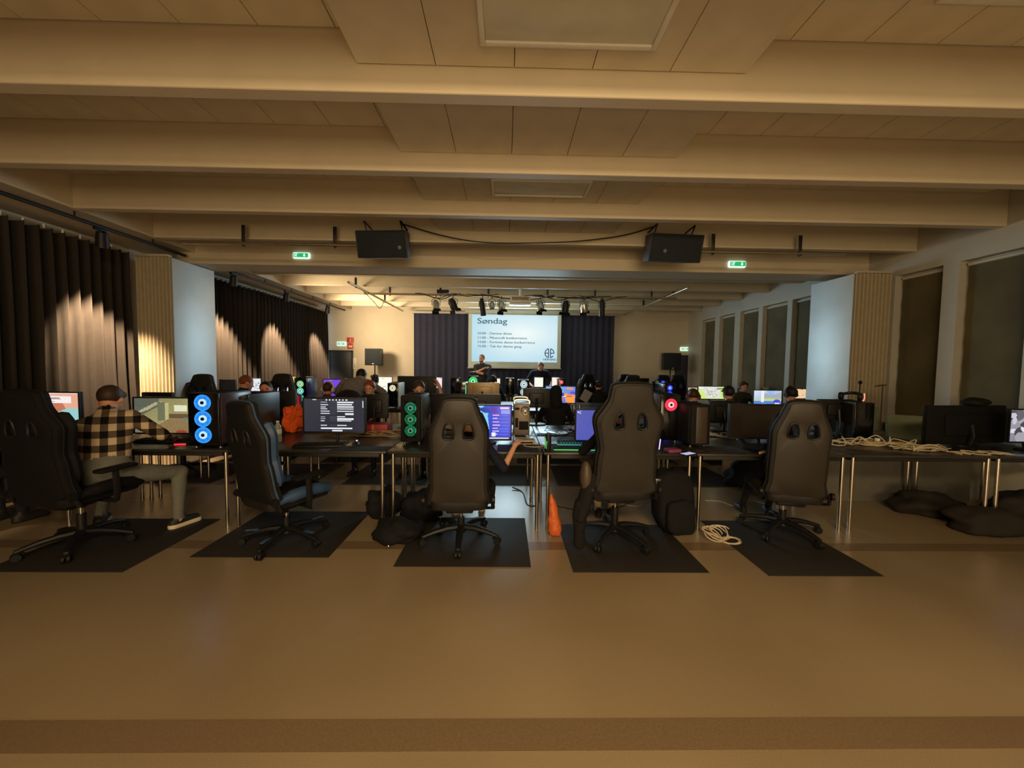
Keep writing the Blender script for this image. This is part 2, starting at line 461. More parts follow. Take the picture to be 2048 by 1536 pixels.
# curtains
CURT = mat('dark_curtain_cloth', (38, 31, 25), 0.85, vary=0.1, vscale=14, bump=0.12, bscale=220)
def curtain(y0, y1, x, ztop, label, fold=.125, seed=0):
    n = int((y1-y0)/fold*8); nz = 16
    rings = []
    for j in range(nz+1):
        t = j/nz; z = .03+(ztop-.03)*t
        r = []
        for i in range(n+1):
            y = y0+(y1-y0)*i/n
            u = y/fold
            ph = u*2*PI + 1.3*mnoise.noise((y*2.1+seed, 0, 0)) + 1.0*mnoise.noise((y*1.3, z*.35, seed))*(1-t)
            A = .07+.04*mnoise.noise((y*3+seed, 4, z*.5))
            A *= .65+.35*(1-t)
            r.append((x+A*math.sin(ph)+.02*math.sin(2*ph+1)+.04*mnoise.noise((y*.7, z*.6, seed+3)), y+.02*math.cos(ph*1.0), z+ (.012*math.sin(ph) if j == nz else 0)))
        rings.append(r)
    b = MB(); b.loft(rings, closed=False, caps=False)
    t = thing('stage_curtain', label, 'curtain', (0, 0, 0))
    b.obj('cloth', CURT, t, 180)
    b = MB(); b.tube([(x, y0, ztop+.05), (x, y1, ztop+.05)], .012, 8); b.obj('rail', MULL, t)
    gm = None
    k = int((y1-y0)/.18)
    for i in range(k):
        y = y0+.09+i*.18
        if gm is None:
            b = MB(); b.box((0, 0, 0), (.016, .012, .05), bev=.003); o = b.obj('glider', WHITE, t); gm = o.data  # white gliders, put in for the dots of light along the curtain top
        else:
            o = bpy.data.objects.new('glider', gm); COL.objects.link(o); o.parent = t
        o.location = (x, y, ztop+.022)
curtain(.3, 5.3, -5.17, 2.97, 'tall dark folded curtain along the left wall before the pleated partition')
curtain(6.2, 11.0, -5.17, 2.97, 'tall dark folded curtain along the left wall beyond the pleated partition', seed=9)

# ------------------------------------------------------------------ back wall: doors, stage cloth, slide
DOORM = mat('black_door_paint', (30, 33, 36), 0.5, vary=0.1)
DOORN = mat('navy_door_paint', (34, 38, 58), 0.5, vary=0.1)
def door(n, pxl, pxr, pyt, m):
    a = at(pxl, pyt, YB); c = at(pxr, pyt, YB); w = c.x-a.x
    b = MB(); 
    for x in (0, w): b.box((x, 0, a.z/2), (.05, .06, a.z))
    b.box((w/2, 0, a.z), (w+.05, .06, .05))
    t = b.obj('door_%d' % n, m, smooth=0, loc=(a.x, YB-.03, 0)); struct(t)
    b = MB(); b.box((w/2, -.005, a.z/2), (w-.05, .04, a.z-.03), bev=.003); b.obj('door_leaf', m, t)
    b = MB(); b.cyl((w*.88, -.03, 1.05), (w*.88, -.07, 1.05), .012); b.tube([(w*.88, -.07, 1.05), (w*.7, -.07, 1.05)], .01); b.obj('door_handle', STEEL, t)
door(1, 661, 705, 702, DOORM)
door(2, 1352, 1391, 712, DOORN)

a = at(827, 626, 11.15); c = at(1230, 632, 11.15)
for x0, x1, lab in ((a.x, .285, 'navy blue stage backcloth hanging to the left of the white slide screen'), (.275, c.x, 'navy blue stage backcloth hanging to the right of the white slide screen')):
    n = 90
    rings = []
    for z in np.linspace(.03, a.z, 6):
        rings.append([(x0+(x1-x0)*i/n, 11.2+.012*math.sin(i*1.1)+.01*mnoise.noise((i*.2, z, x0)), z) for i in range(n+1)])
    b = MB(); b.loft(rings, closed=False, caps=False)
    tag(b.obj('backcloth', NAVY, smooth=180), lab, 'curtain')
b = MB(); b.box(((a.x+c.x)/2, 11.19, a.z+.03), (c.x-a.x+.1, .12, .06), bev=.01); struct(b.obj('trim_2', MULL))

# projection screen with the slide
SY = 11.05
p0 = at(937, 627, SY); p1 = at(1121, 737, SY)
sw = p1.x-p0.x; zt, zb = p0.z, p1.z
t = thing('projection_screen', 'white pull-down screen showing a pale schedule slide on the navy stage', 'screen', ((p0.x+p1.x)/2, SY, 0))
FAB = mat('screen_cloth', (196, 204, 196), 0.7, vary=0.03)
b = MB(); b.box((0, .012, (zt+zb)/2), (sw, .006, zt-zb)); b.obj('cloth', FAB, t, 0)
b = MB(); b.box((0, .015, zb-.01), (sw+.04, .035, .03), bev=.008); b.obj('weight_bar', MULL, t)
b = MB(); b.box((0, .03, zt+.06), (sw+.2, .1, .11), bev=.02); b.obj('roller_case', MULL, t)
q0 = at(944, 629, SY); q1 = at(1114, 725, SY)
cx = (q0.x+q1.x)/2-t.location.x; iw = q1.x-q0.x; ih = q0.z-q1.z; zc = (q0.z+q1.z)/2
gx, gy = np.meshgrid(np.linspace(0, 1, 64), np.linspace(0, 1, 40))
rad = np.clip(np.hypot((gx-.62)*1.1, (gy-.38)*1.3), 0, 1)[..., None]
img = np.array([236, 249, 250.])*(1-rad)+np.array([168, 214, 236.])*rad
pix_plane('slide', img, iw, ih, t, (cx, .006, zc), 0.96)
INK = mat('slide_ink', (52, 84, 100), 0.8, vary=0.02, emit=(58, 92, 108), estr=0.8)
INK2 = mat('slide_logo_ink', (30, 48, 84), 0.8, vary=0.02, emit=(38, 60, 96), estr=0.8)
def tx(s, px0, px1, base, cap, m=INK, bold=.006):
    a = at(px0, base, SY); e = at(px1, base, SY); ht = cap*SY/FPX
    o = text_mesh(s, ht/.7, 'slide_text', m, t, (a.x-t.location.x, .002, a.z))
    w = max(v.co.x for v in o.data.vertices)-min(v.co.x for v in o.data.vertices)
    o.scale = ((e.x-a.x)/w, 1, 1)
    # heavier strokes: the same letters once more, a hair to the side
    bm = bmesh.new(); bm.from_mesh(o.data); g = bmesh.ops.duplicate(bm, geom=bm.verts[:]+bm.edges[:]+bm.faces[:])
    for v in g['geom']:
        if isinstance(v, bmesh.types.BMVert): v.co.x += bold*ht*3; v.co.y += bold*ht; v.co.z -= .0004
    bm.to_mesh(o.data); bm.free()
tx('Søndag', 954, 1013, 647, 11.2, bold=.016)
tx('10:00 - Dørene åbner', 954, 1023, 668.6, 4.6, bold=.016)
tx('11:00 - Minecraft konkurrence', 954, 1052, 677.3, 4.6, bold=.016)
tx('13:00 - Fortnite danse konkurrence', 954, 1068, 686, 4.6, bold=.016)
tx('15:00 - Tak for denne gang', 954, 1041, 694.3, 4.6, bold=.016)
tx('HERNING', 1086, 1112, 721, 4.2, INK2, bold=.016)
# round HE emblem: ring, split by two uprights, bars of the H and the e
lc = at(1099, 706.5, SY); R = 9.0*SY/FPX
b = MB(); th = R*.1
def arc(a0, a1, r=R):
    return [(r*math.cos(math.radians(a0+(a1-a0)*i/16)), 0, r*math.sin(math.radians(a0+(a1-a0)*i/16))) for i in range(17)]
b.tube(arc(103, 257), th, 6); b.tube(arc(77, 0), th, 6); b.tube(arc(-77, -35), th, 6)
for x in (-.22*R, .22*R): b.tube([(x, 0, -R*.98), (x, 0, R*.98)], th, 6)
b.tube([(-R, 0, 0), (-.22*R, 0, 0)], th, 6); b.tube([(.22*R, 0, 0), (R, 0, 0)], th, 6)
b.obj('slide_emblem', INK2, t, loc=(lc.x-t.location.x, .002, lc.z))

# exit signs
GREEN = glow((40, 190, 110), .9); LITW = glow((226, 255, 236), 1.15)
def exit_sign(px0, px1, py0, py1, Y, label, white=False):
    a = at(px0, py0, Y); c = at(px1, py1, Y); w = c.x-a.x; h = a.z-c.z
    t = thing('exit_sign', label, 'exit sign', ((a.x+c.x)/2, Y, (a.z+c.z)/2))
    b = MB(); b.box((0, .02, 0), (w, .05, h), bev=h*.25); b.obj('housing', LITW, t)
    gm = glow((190, 235, 205), 1.0) if white else GREEN
    b = MB(); b.box((0, -.007, 0), (w*.86, .006, h*.66)); b.obj('green_face', gm, t, 0)
    fg = glow((120, 190, 150), .9) if white else LITW
    # running man in a doorway and an arrow
    b = MB(); x0 = -w*.27
    b.box((x0-w*.09, -.011, 0), (w*.02, .004, h*.5)); b.box((x0+w*.02, -.011, h*.24), (w*.2, .004, h*.05))
    b.ell((x0+w*.03, -.011, h*.15), (h*.07, .003, h*.07), nu=8, nv=5)
    b.tube([(x0+w*.02, -.011, h*.08), (x0, -.011, -h*.05), (x0+w*.05, -.011, -h*.13), (x0+w*.02, -.011, -h*.25)], h*.045, 5)
    b.tube([(x0, -.011, -h*.05), (x0-w*.05, -.011, -h*.2)], h*.045, 5)
    b.tube([(x0+w*.08, -.011, h*.02), (x0+w*.02, -.011, h*.06), (x0-w*.04, -.011, 0)], h*.035, 5)
    b.obj('running_figure', fg, t, 0)
    b = MB(); ax = w*.22
    b.prism([(ax-h*.22, -h*.02), (ax, -h*.27), (ax+h*.22, -h*.02), (ax+h*.08, -h*.02), (ax+h*.08, h*.25), (ax-h*.08, h*.25), (ax-h*.08, -h*.02)], .004, Matrix.Translation((0, -.009, 0))@Matrix.Rotation(PI/2, 4, 'X'))
    b.obj('arrow', fg, t, 0)
exit_sign(584, 619, 504, 517, 5.645, 'lit green exit sign on the header beam near the left loudspeaker')
exit_sign(1458, 1493, 521, 535, 5.645, 'lit green exit sign on the header beam near the right loudspeaker')
exit_sign(673, 692, 683, 692, YB-.03, 'small lit pale exit sign above the black door', True)
exit_sign(1361, 1380, 694, 702, YB-.03, 'small lit pale exit sign above the navy door', True)
RED = mat('red_sign', (178, 52, 34), 0.5, vary=0.05)
t0 = at(701, 686, YB)
t = thing('fire_sign', 'red fire alarm sign pair on the back wall beside the small exit sign', 'sign', (t0.x, YB-.01, t0.z))
b = MB(); b.box((0, 0, .09), (.21, .012, .15), bev=.003); b.obj('upper_plate', RED, t)
b = MB(); b.box((0, 0, -.09), (.17, .012, .18), bev=.003); b.obj('lower_plate', RED, t)
b = MB(); b.box((0, -.008, .07), (.02, .004, .06)); b.ell((0, -.008, .12), (.012, .003, .012), nu=8, nv=5)
b.box((-.02, -.008, -.1), (.05, .004, .06)); b.prism([(.01, -.13), (.05, -.13), (.05, -.06)], .004, Matrix.Translation((0, -.007, 0))@Matrix.Rotation(PI/2, 4, 'X')); b.obj('pictogram', WHITE, t, 0)
t0 = at(710, 727, YB)
t = thing('switch_plate', 'tall pale switch plate on the back wall next to the black door', 'switch', (t0.x, YB-.012, t0.z))
b = MB(); b.box((0, 0, 0), (.1, .02, .33), bev=.006); b.obj('plate', WHITE, t)
for z in (-.04, -.1):
    b = MB(); b.box((0, -.014, z), (.025, .008, .025), bev=.003); b.obj('rocker', BLK, t)

# ------------------------------------------------------------------ ceiling gear
def flown_speaker(pl, pr, pt, pb, rz, label, logo_left):
    a = at(pl, pt, 4.75); c = at(pr, pb, 4.75)
    t = thing('flown_loudspeaker', label, 'loudspeaker', ((a.x+c.x)/2, 4.75, (a.z+c.z)/2), rz)
    h = a.z-c.z; tilt = RX(math.radians(14))
    w = (c.x-a.x)
    # trapezoid cabinet, wider at the front
    o = [(-w/2, 0), (w/2, 0), (w/2*.8, .34), (-w/2*.8, .34)]
    b = MB(); b.prism(o, h, Matrix.Translation((0, 0, 0))@tilt.to_4x4()@Matrix.Translation((0, 0, -h/2)), bev=.012); b.obj('cabinet', mat('speaker_paint', (36, 43, 50), .5, vary=.1), t)
    b = MB(); b.box(tilt@Vector((0, -.006, 0)), (w*.94, .02, h*.92), rot=tilt, bev=.006); b.obj('grille', mat('speaker_grille', (26, 33, 40), .75, vary=.15, bump=.5, bscale=400), t)
    lx = (w*.36) if not logo_left else -w*.22
    b = MB(); b.cyl(tilt@Vector((lx, -.015, -h*.12)), tilt@Vector((lx, -.022, -h*.12)), .022, n=12); b.obj('badge', mat('badge_grey', (120, 124, 128), .4, metal=.6), t)
    for sx in (-1, 1):
        b = MB(); b.tube([(sx*w*.36, .13, h/2-.02), (sx*w*.36-.0, .02, h/2+.13), (sx*w*.36, .3, h/2+.1)], .014, 6, flat=.35)
        b.tube([(sx*w*.36, .12, h/2-.02), (sx*w*.36, .12, 3.1-(a.z+c.z)/2+.08)], .006, 6)
        b.obj('hanging_bracket', STEEL if sx < 0 else BLK, t)
flown_speaker(711, 815, 461, 516, math.radians(-4), 'black wedge loudspeaker hung from the beam near the left exit sign', False)
flown_speaker(1299, 1406, 468, 524, math.radians(4), 'black wedge loudspeaker hung from the beam near the right exit sign', True)
def cab(pts, r, label, m=CABLE_K, cat='cable', group=None, n=6, k=6, closed=False, name='cable'):
    b = MB(); b.tube(catmull(pts, k, closed), r, n, closed=closed)
    return tag(b.obj(name, m), label, cat, group)
cab([at(805, 448, 4.9), at(880, 470, 4.9), at(960, 484, 4.9), at(1060, 486, 4.9), at(1160, 482, 4.9), at(1250, 470, 4.9), at(1312, 452, 4.9)], .008, 'dark cable sagging below the ceiling between both hung loudspeakers')
PIPE = mat('scaffold_pipe', (190, 172, 140), 0.3, metal=0.85, vary=.08)
HOOK = mat('dark_clamp', (36, 32, 30), .5, vary=.15)
def pipe(pts, r, label, hooks, up, name='lighting_pipe'):
    t = thing(name, label, 'pipe', (0, 0, 0))
    b = MB(); b.tube(pts, r, 12); b.obj('tube', PIPE, t)
    for h in hooks:
        h = Vector(h)
        b = MB(); b.box(h+Vector((0, 0, .08+up/2)), (.045, .012, up+.1), bev=.003)
        b.tube([h+Vector((0, .034*math.cos(q), .034*math.sin(q))) for q in np.linspace(-2.4, 1.9, 9)], .008, 6); b.obj('hook_clamp', HOOK, t)
    return t
pz = at(600, 489, 4.88).z
pipe([(-4.1, 4.88, pz), (-1.85, 4.88, pz)], .02, 'steel pipe under the ceiling running left from the left hung loudspeaker', [(at(487, 480, 4.88).x, 4.88, pz), (at(670, 484, 4.88).x, 4.88, pz)], .1)
pipe([(2.45, 4.88, pz), (4.4, 4.88, pz)], .02, 'steel pipe under the ceiling running right from the right hung loudspeaker', [(at(1426, 497, 4.88).x, 4.88, pz), (at(1600, 500, 4.88).x, 4.88, pz)], .1)
pipe([(-3.0, 7.25, 3.04), (-3.0, 11.0, 3.04)], .024, 'steel pipe running lengthwise above the left stand speaker', [(-3.0, 7.6, 3.04), (-3.0, 9.4, 3.04)], .04)
pipe([(3.5, 7.25, 3.04), (3.5, 11.0, 3.04)], .024, 'steel pipe running lengthwise toward the right stand speaker', [(3.5, 7.9, 3.04), (3.5, 9.6, 3.04)], .04)
RY_, RZ_ = 8.3, at(1040, 592, 8.3).z
rig = pipe([(-3.1, RY_, RZ_), (3.75, RY_, RZ_)], .022, 'long steel lighting pipe across the hall carrying stage spotlights', [(at(x, 588, RY_).x, RY_, RZ_) for x in (780, 881, 977, 1095, 1190, 1303)], .08)
# stage spotlights hung on the rig
SILV = mat('polished_can', (205, 200, 188), 0.25, metal=0.95, vary=.08)
def par_can(px, py, tilt, yaw, m, label, barn, L=.2, r=.075):
    p = at(px, py, RY_)
    t = thing('stage_spotlight', label, 'spotlight', (p.x, RY_, p.z))
    R = RZ(yaw)@RX(tilt)
    b = MB(); mx = R.to_4x4()
    b.lathe([(.02, L*.62), (r*.55, L*.6), (r*.75, L*.45), (r, L*.3), (r, -L*.5), (r*1.06, -L*.5), (r*1.06, -L*.56), (r*.9, -L*.56), (r*.85, -L*.3)], 16, mx); b.obj('can', m, t)
    b = MB(); b.cyl(R@Vector((0, 0, -L*.45)), R@Vector((0, 0, -L*.47)), r*.85, n=16); b.obj('lens', GLOSS, t)
    hgt = RZ_-p.z
    b = MB(); b.tube([(-r-.015, 0, 0), (-r-.015, 0, hgt*.5), (0, 0, hgt*.72), (r+.015, 0, hgt*.5), (r+.015, 0, 0)], .007, 6)
    b.tube([(0, 0, hgt*.72), (0, 0, hgt)], .01, 6); b.obj('yoke', HOOK, t)
    if barn:
        for s in (-1, 1):
            b = MB(); c = R@Vector((0, s*r*1.15, -L*.68)); b.box(c, (r*2, .006, L*.35), rot=R@RX(s*.35)); b.obj('barn_door', BLK2, t, 0)
par_can(872, 611, -.3, .4, SILV, 'silver stage spotlight, first on the rig from the left', True)
par_can(906, 609, .5, -.7, BLK, 'black stage spotlight with barn doors on the rig, left of the screen edge', True, .22, .08)
par_can(965, 615, .25, -.5, BLK, 'long slim black stage spotlight hanging over the slide heading', False, .32, .06)
par_can(984, 611, -.2, .2, SILV, 'small silver stage spotlight tucked behind the slim black one', False, .15, .06)
par_can(1003, 612, -.25, .5, SILV, 'silver stage spotlight just left of the projector', True)
par_can(1081, 612, -.3, .5, SILV, 'silver stage spotlight just right of the projector', True)
par_can(1131, 614, .2, .5, BLK, 'black stage spotlight with barn doors, above the screen right edge', True, .22, .08)
par_can(1168, 614, .4, -.6, SILV, 'silver stage spotlight between two black ones right of the screen', True)
par_can(1204, 616, .15, -.3, BLK, 'long slim black stage spotlight, last on the rig', False, .32, .06)
t0 = at(1040, 601, 8.15)
t = thing('projector', 'white ceiling projector hung on a column above the slide screen', 'projector', t0)
b = MB(); b.box((0, 0, 0), (.42, .32, .13), bev=.03); b.obj('body', WHITE, t)
b = MB(); b.box((0, -.165, .01), (.36, .01, .07), bev=.003); b.obj('port_panel', mat('port_grey', (150, 130, 115), .5, vary=.2, vscale=40), t)
b = MB(); b.cyl((.1, .15, .01), (.1, .19, .01), .04); b.obj('lens', GLOSS, t)
b = MB(); b.cyl((0, 0, .06), (0, 0, 3.46-t0.z), .03); b.cyl((0, 0, 3.43-t0.z), (0, 0, 3.45-t0.z), .09); b.obj('ceiling_mount', WHITE, t)
b = MB(); b.box((0, -.02, -.085), (.46, .3, .03), bev=.01); b.obj('tray', WHITE, t)
for i in range(9):
    x0 = random.uniform(-2.6, 2.2); L = random.uniform(.7, 1.8); z = RZ_
    pts = [(x0+L*j/5, RY_-.03+random.uniform(-.04, .03), z+.02-(.1*math.sin(PI*j/5)*random.uniform(.3, 1.4) if 0 < j < 5 else 0)) for j in range(6)]
    cab(pts, .009, 'black cable draped along the stage lighting pipe', group='cables on the lighting pipe')
cab([(-3.0, 7.9, 3.04), (-2.9, 8.3, 2.86), (-2.95, 8.9, 2.8), (-3.0, 9.3, 3.02)], .007, 'thin black cable looped below the left lengthwise pipe')
b = MB(); b.box((at(886, 585, RY_).x, RY_, RZ_+.07), (.26, .08, .07), bev=.008); tag(b.obj('dimmer_box', BLK), 'flat black dimmer box on the lighting pipe above the silver spotlight', 'box')

# light tracks along the left wall with their heads
def track(y0, y1, label, heads):
    t = thing('light_track', label, 'light track', (SPX, 0, 0))
    b = MB(); b.box((0, (y0+y1)/2, 3.03), (.036, y1-y0, .034), bev=.004); b.obj('rail', BLK, t)
    for y in np.arange(y0+.3, y1, .9):
        b = MB(); b.cyl((0, y, 3.04), (0, y, 3.1), .008, n=8); b.obj('hanger', BLK, t)
    for y, lab in heads:
        h = thing('track_spotlight', lab, 'spotlight', (SPX, y, 3.01))
        b = MB(); b.box((0, 0, -.012), (.04, .12, .03), bev=.004); b.obj('adapter', BLK, h)
        d = (Vector((SPOT_AIM[0], y+SPOT_AIM[1], SPOT_AIM[2]))-Vector((SPX-.03, y+.05, 2.88))).normalized()
        q = d.to_track_quat('-Z', 'Y').to_matrix()
        b = MB(); b.lathe([(.01, .1), (.05, .1), (.055, .06), (.06, -.06), (.063, -.07), (.05, -.07), (.045, -.03)], 16, Matrix.Translation((-.03, .05, -.13))@q.to_4x4()); b.obj('head', BLK, h)
        b = MB(); b.cyl(Vector((-.03, .05, -.13))+q@Vector((0, 0, -.035)), Vector((-.03, .05, -.13))+q@Vector((0, 0, -.04)), .046); b.obj('lens', glow((255, 226, 170), 2.5), h)
        b = MB(); b.tube([(0, 0, -.02), (-.005, .02, -.06), (-.02, .04, -.09)], .012, 6); b.obj('arm', BLK, h)
track(1.2, 5.6, 'black light track on the ceiling before the header beam at left', [(2.3, 'black track spotlight near the camera end of the left track'), (4.45, 'black track spotlight on the track above the lit near curtain')])
track(6.2, 11.0, 'black light track on the ceiling beyond the header beam at left', [(6.55, 'black track spotlight glowing beside the pale end panel'), (8.1, 'black track spotlight halfway along the far left track'), (9.95, 'black track spotlight nearest the black door')])

def stand_speaker(pl, pr, pt, pb, Y, label, label2):
    a = at(pl, pt, Y); c = at(pr, pb, Y); w = c.x-a.x; h = a.z-c.z; x = (a.x+c.x)/2
    t = thing('loudspeaker', label, 'loudspeaker', (x, Y, c.z))
    b = MB(); b.prism([(-w/2, -.14), (w/2, -.14), (w/2*.8, .16), (-w/2*.8, .16)], h, bev=.015); b.obj('cabinet', BLK, t)
    b = MB(); b.box((0, -.145, h/2), (w*.92, .014, h*.92), bev=.005); b.obj('grille', mat('speaker_grille', (26, 33, 40), .75), t)
    b = MB(); b.box((0, -.156, h*.1), (.05, .006, .025), bev=.002); b.obj('badge', mat('badge_white', (210, 210, 205), .4), t)
    s = thing('speaker_stand', label2, 'stand', (x, Y, 0))
    b = MB(); b.cyl((0, 0, .5), (0, 0, c.z-.003), .018); b.cyl((0, 0, .2), (0, 0, 1.0), .025); b.obj('pole', BLK, s)
    b = MB(); b.cyl((0, 0, .95), (0, 0, 1.03), .035); b.tube([(0, 0, .99), (.07, 0, .99)], .01); b.obj('collar', BLK, s)
    for i in range(3):
        q = i*2*PI/3+.4
        b = MB(); b.tube([(.02*math.cos(q), .02*math.sin(q), .75), (.38*math.cos(q), .38*math.sin(q), .02)], .013, 8); b.obj('leg', BLK, s)
stand_speaker(733, 766, 697, 731, 10.78, 'black loudspeaker on a stand in front of the warm back wall near the door', 'black tripod stand below the loudspeaker near the black door')
stand_speaker(1325, 1357, 706, 740, 10.78, 'black loudspeaker on a stand in front of the navy door', 'black tripod stand below the loudspeaker near the navy door')
# ------------------------------------------------------------------ furniture builders
TOPM = mat('table_laminate', (46, 44, 42), 0.28, spec=0.5, vary=0.12, vscale=5)
EDGE = mat('table_edge', (28, 26, 24), 0.5, vary=0.1)
MATM = mat('chair_mat', (38, 33, 28), 0.75, vary=0.15, vscale=30, bump=0.2, bscale=300)
TH = 0.72
_tab = {}
def table(x0, x1, y0, y1, label, group):
    t = thing('conference_table', label, 'table', ((x0+x1)/2, (y0+y1)/2, 0), 0, group)
    key = (round(x1-x0, 2), round(y1-y0, 2))
    w, d = x1-x0-.008, y1-y0-.006
    if key not in _tab:
        o = []
        b = MB(); b.box((0, 0, TH-.012), (w, d, .024), bev=.005); o.append(b.obj('tabletop', TOPM, t))
        b = MB()
        for sy in (-1, 1): b.box((0, sy*(d/2-.05), TH-.045), (w-.14, .025, .04), bev=.003)
        for sx in (-1, 1): b.box((sx*(w/2-.05), 0, TH-.045), (.025, d-.14, .04), bev=.003)
        o.append(b.obj('underframe', EDGE, t))
        lm = None
        for sx in (-1, 1):
            for sy in (-1, 1):
                if lm is None:
                    b = MB(); b.cyl((0, 0, .006), (0, 0, TH-.026), .0155, n=12); b.cyl((0, 0, 0), (0, 0, .012), .018, n=12); q = b.obj('leg', CHROME, t); lm = q.data
                else:
                    q = bpy.data.objects.new('leg', lm); COL.objects.link(q); q.parent = t
                q.location = (sx*(w/2-.045), sy*(d/2-.045), 0); o.append(q)
        _tab[key] = o
    else:
        for s in _tab[key]:
            q = s.copy(); COL.objects.link(q); q.parent = t
    return t
def chair_mat(x0, x1, y0, y1, label, rz=0, group=None):
    b = MB(); b.box((0, 0, .0035), (x1-x0, y1-y0, .005), bev=.002)
    return tag(b.obj('chair_mat', MATM, loc=((x0+x1)/2, (y0+y1)/2, 0), rz=rz), label, 'mat', group)

def smooth2(P, k=4, closed=True):
    return [(v.x, v.y) for v in catmull([(x, y, 0) for x, y in P], k, closed)]
def gaming_chair(label, loc, rz, body=PLEATHER, back=PLEATHER2, accent=None, style='wing', height=.47, recline=.16, H=.86, W=1.0, arms=True, spread=0.2, group=None, turn=0.0):
    """racing-style swivel chair facing +Y"""
    t = thing('gaming_chair', label, 'chair', loc, rz, group)
    acc = accent or body
    # five-star base
    leg = cas = whl = None
    for i in range(5):
        q = spread+i*2*PI/5
        if leg is None:
            b = MB(); b.tube([(.03, 0, .115), (.12, 0, .115), (.22, 0, .1), (.315, 0, .075)], [.034, .03, .026, .02], 8, flat=.8)
            b.box((.315, 0, .072), (.04, .034, .03), bev=.01)
            leg = b.obj('base_leg', BLK, t); lo = leg
            b = MB(); b.box((.315, 0, .062), (.022, .02, .03), bev=.006); b.tube([(.315+.03*math.cos(a), 0, .036+.03*math.sin(a)) for a in np.linspace(.2, 2.9, 8)], .008, 6)
            cas = b.obj('caster', BLK2, lo)
            b = MB()
            for s in (-1, 1): b.lathe([(.012, -.009), (.027, -.009), (.03, -.004), (.03, .004), (.027, .009), (.012, .009)], 14, Matrix.Translation((.325, s*.014, .0305))@Matrix.Rotation(PI/2, 4, 'X'))
            whl = b.obj('caster_wheel', BLK, lo)
        else:
            lo = leg.copy(); COL.objects.link(lo)
            c2 = cas.copy(); COL.objects.link(c2); c2.parent = lo
            c3 = whl.copy(); COL.objects.link(c3); c3.parent = lo
        lo.rotation_euler = (0, 0, q)
        if accent: 
            b = MB(); b.box((.25, 0, .118), (.1, .03, .008), bev=.003); b.obj('base_trim', accent, lo)
    b = MB(); b.cyl((0, 0, .075), (0, 0, .14), .045, .04); b.cyl((0, 0, .14), (0, 0, height-.17), .03); b.obj('lift_cover', BLK, t)
    b = MB(); b.cyl((0, 0, height-.18), (0, 0, height-.06), .014); b.obj('gas_lift', CHROME, t)
    b = MB(); b.box((0, -.02, height-.055), (.22, .3, .05), bev=.015); b.box((0, -.02, height-.085), (.12, .16, .03), bev=.01); b.tube([(.1, .02, height-.06), (.27, .04, height-.07)], .008); b.obj('tilt_mechanism', BLK, t)
    # seat with side bolsters
    b = MB(); so = smooth2([(-.2*W, -.24), (0, -.255), (.2*W, -.24), (.235*W, -.1), (.235*W, .12), (.22*W, .25), (0, .28), (-.22*W, .25), (-.235*W, .12), (-.235*W, -.1)])
    b.prism(so, .095, Matrix.Translation((0, 0, height-.03)), bev=.03); b.obj('seat', body, t)
    for s in (-1, 1):
        b = MB(); b.tube(catmull([(s*.225*W, -.2, height+.04), (s*.24*W, -.05, height+.065), (s*.245*W, .12, height+.065), (s*.225*W, .25, height+.035)], 4), [.035]*3+[.05]*7+[.042]*3, 10); b.obj('seat_bolster', acc, t)
    # backrest
    B = Matrix.Translation((0, -.235, height+.03))@Matrix.Rotation(recline, 4, 'X')
    h = H
    if style == 'wing':
        half = [(.235, .0), (.245, .12), (.24, .28), (.228, .42*h), (.25, .54*h), (.27, .64*h), (.262, .70*h), (.215, .78*h), (.175, .86*h), (.165, .94*h), (.125, .995*h)]
        hole = [(.055, .61*h), (.125, .61*h), (.108, .72*h), (.066, .735*h)]
    else:
        half = [(.215, .0), (.225, .12), (.225, .3), (.222, .45*h), (.225, .58*h), (.225, .66*h), (.205, .74*h), (.165, .84*h), (.14, .92*h), (.1, .985*h)]
        hole = [(.04, .63*h), (.112, .63*h), (.11, .71*h), (.088, .765*h), (.045, .75*h)]
    half = [(x*W, z) for x, z in half]; hole = [(x*W, z) for x, z in hole]
    out = smooth2(half+[(-x, z) for x, z in half[::-1]], 3)
    holes = [smooth2(hole, 2), smooth2([(-x, z) for x, z in hole], 2)]
    XZ = B@Matrix(((1,0,0,0),(0,0,-1,0),(0,1,0,0),(0,0,0,1)))   # local x,z outline; thickness toward -Y
    b = MB(); b.prism(out, .085, XZ@Matrix.Translation((0, 0, -.075)), holes, bev=.03); bk = b.obj('backrest', body, t, 50)
    ins = [(x*.86, z*.965+.012) for x, z in half]
    o2 = smooth2(ins+[(-x, z) for x, z in ins[::-1]], 3)
    b = MB(); b.prism(o2, .012, XZ@Matrix.Translation((0, 0, .006)), [smooth2([(x*1, z) for x, z in hole], 2), smooth2([(-x, z) for x, z in hole], 2)], bev=.004); b.obj('back_cover', back, bk, 50)
    for s in (-1, 1):
        # hard rim round each belt slot
        rim = [XZ@Vector((s*x, z, .02)) for x, z in smooth2(hole, 3)]
        b = MB(); b.tube(rim, .008, 6, closed=True); b.obj('slot_rim', BLK, bk)
        pts = [XZ@Vector((s*(x-.035), z, -.085)) for x, z in half[1:8]]
        b = MB(); b.tube(catmull(pts, 3), [.02]+[.042]*(len(catmull(pts, 3))-2)+[.02], 8); b.obj('side_bolster', acc, bk)
    b = MB(); b.tube([XZ@Vector((x, z, -.03)) for x, z in [(x*1.004, z) for x, z in out]], .007, 6, closed=True); b.obj('piping', acc, bk)
    for s in (-1, 1):
        b = MB(); b.tube([(s*.2, -.12, height-.05), (s*.27*W, -.2, height-.02), (s*.262*W, -.235, height+.07)], .018, 8, flat=.7); b.cyl((s*.262*W, -.24, height+.06), (s*.285*W, -.24, height+.06), .03, n=14); b.obj('hinge_arm', BLK, t)
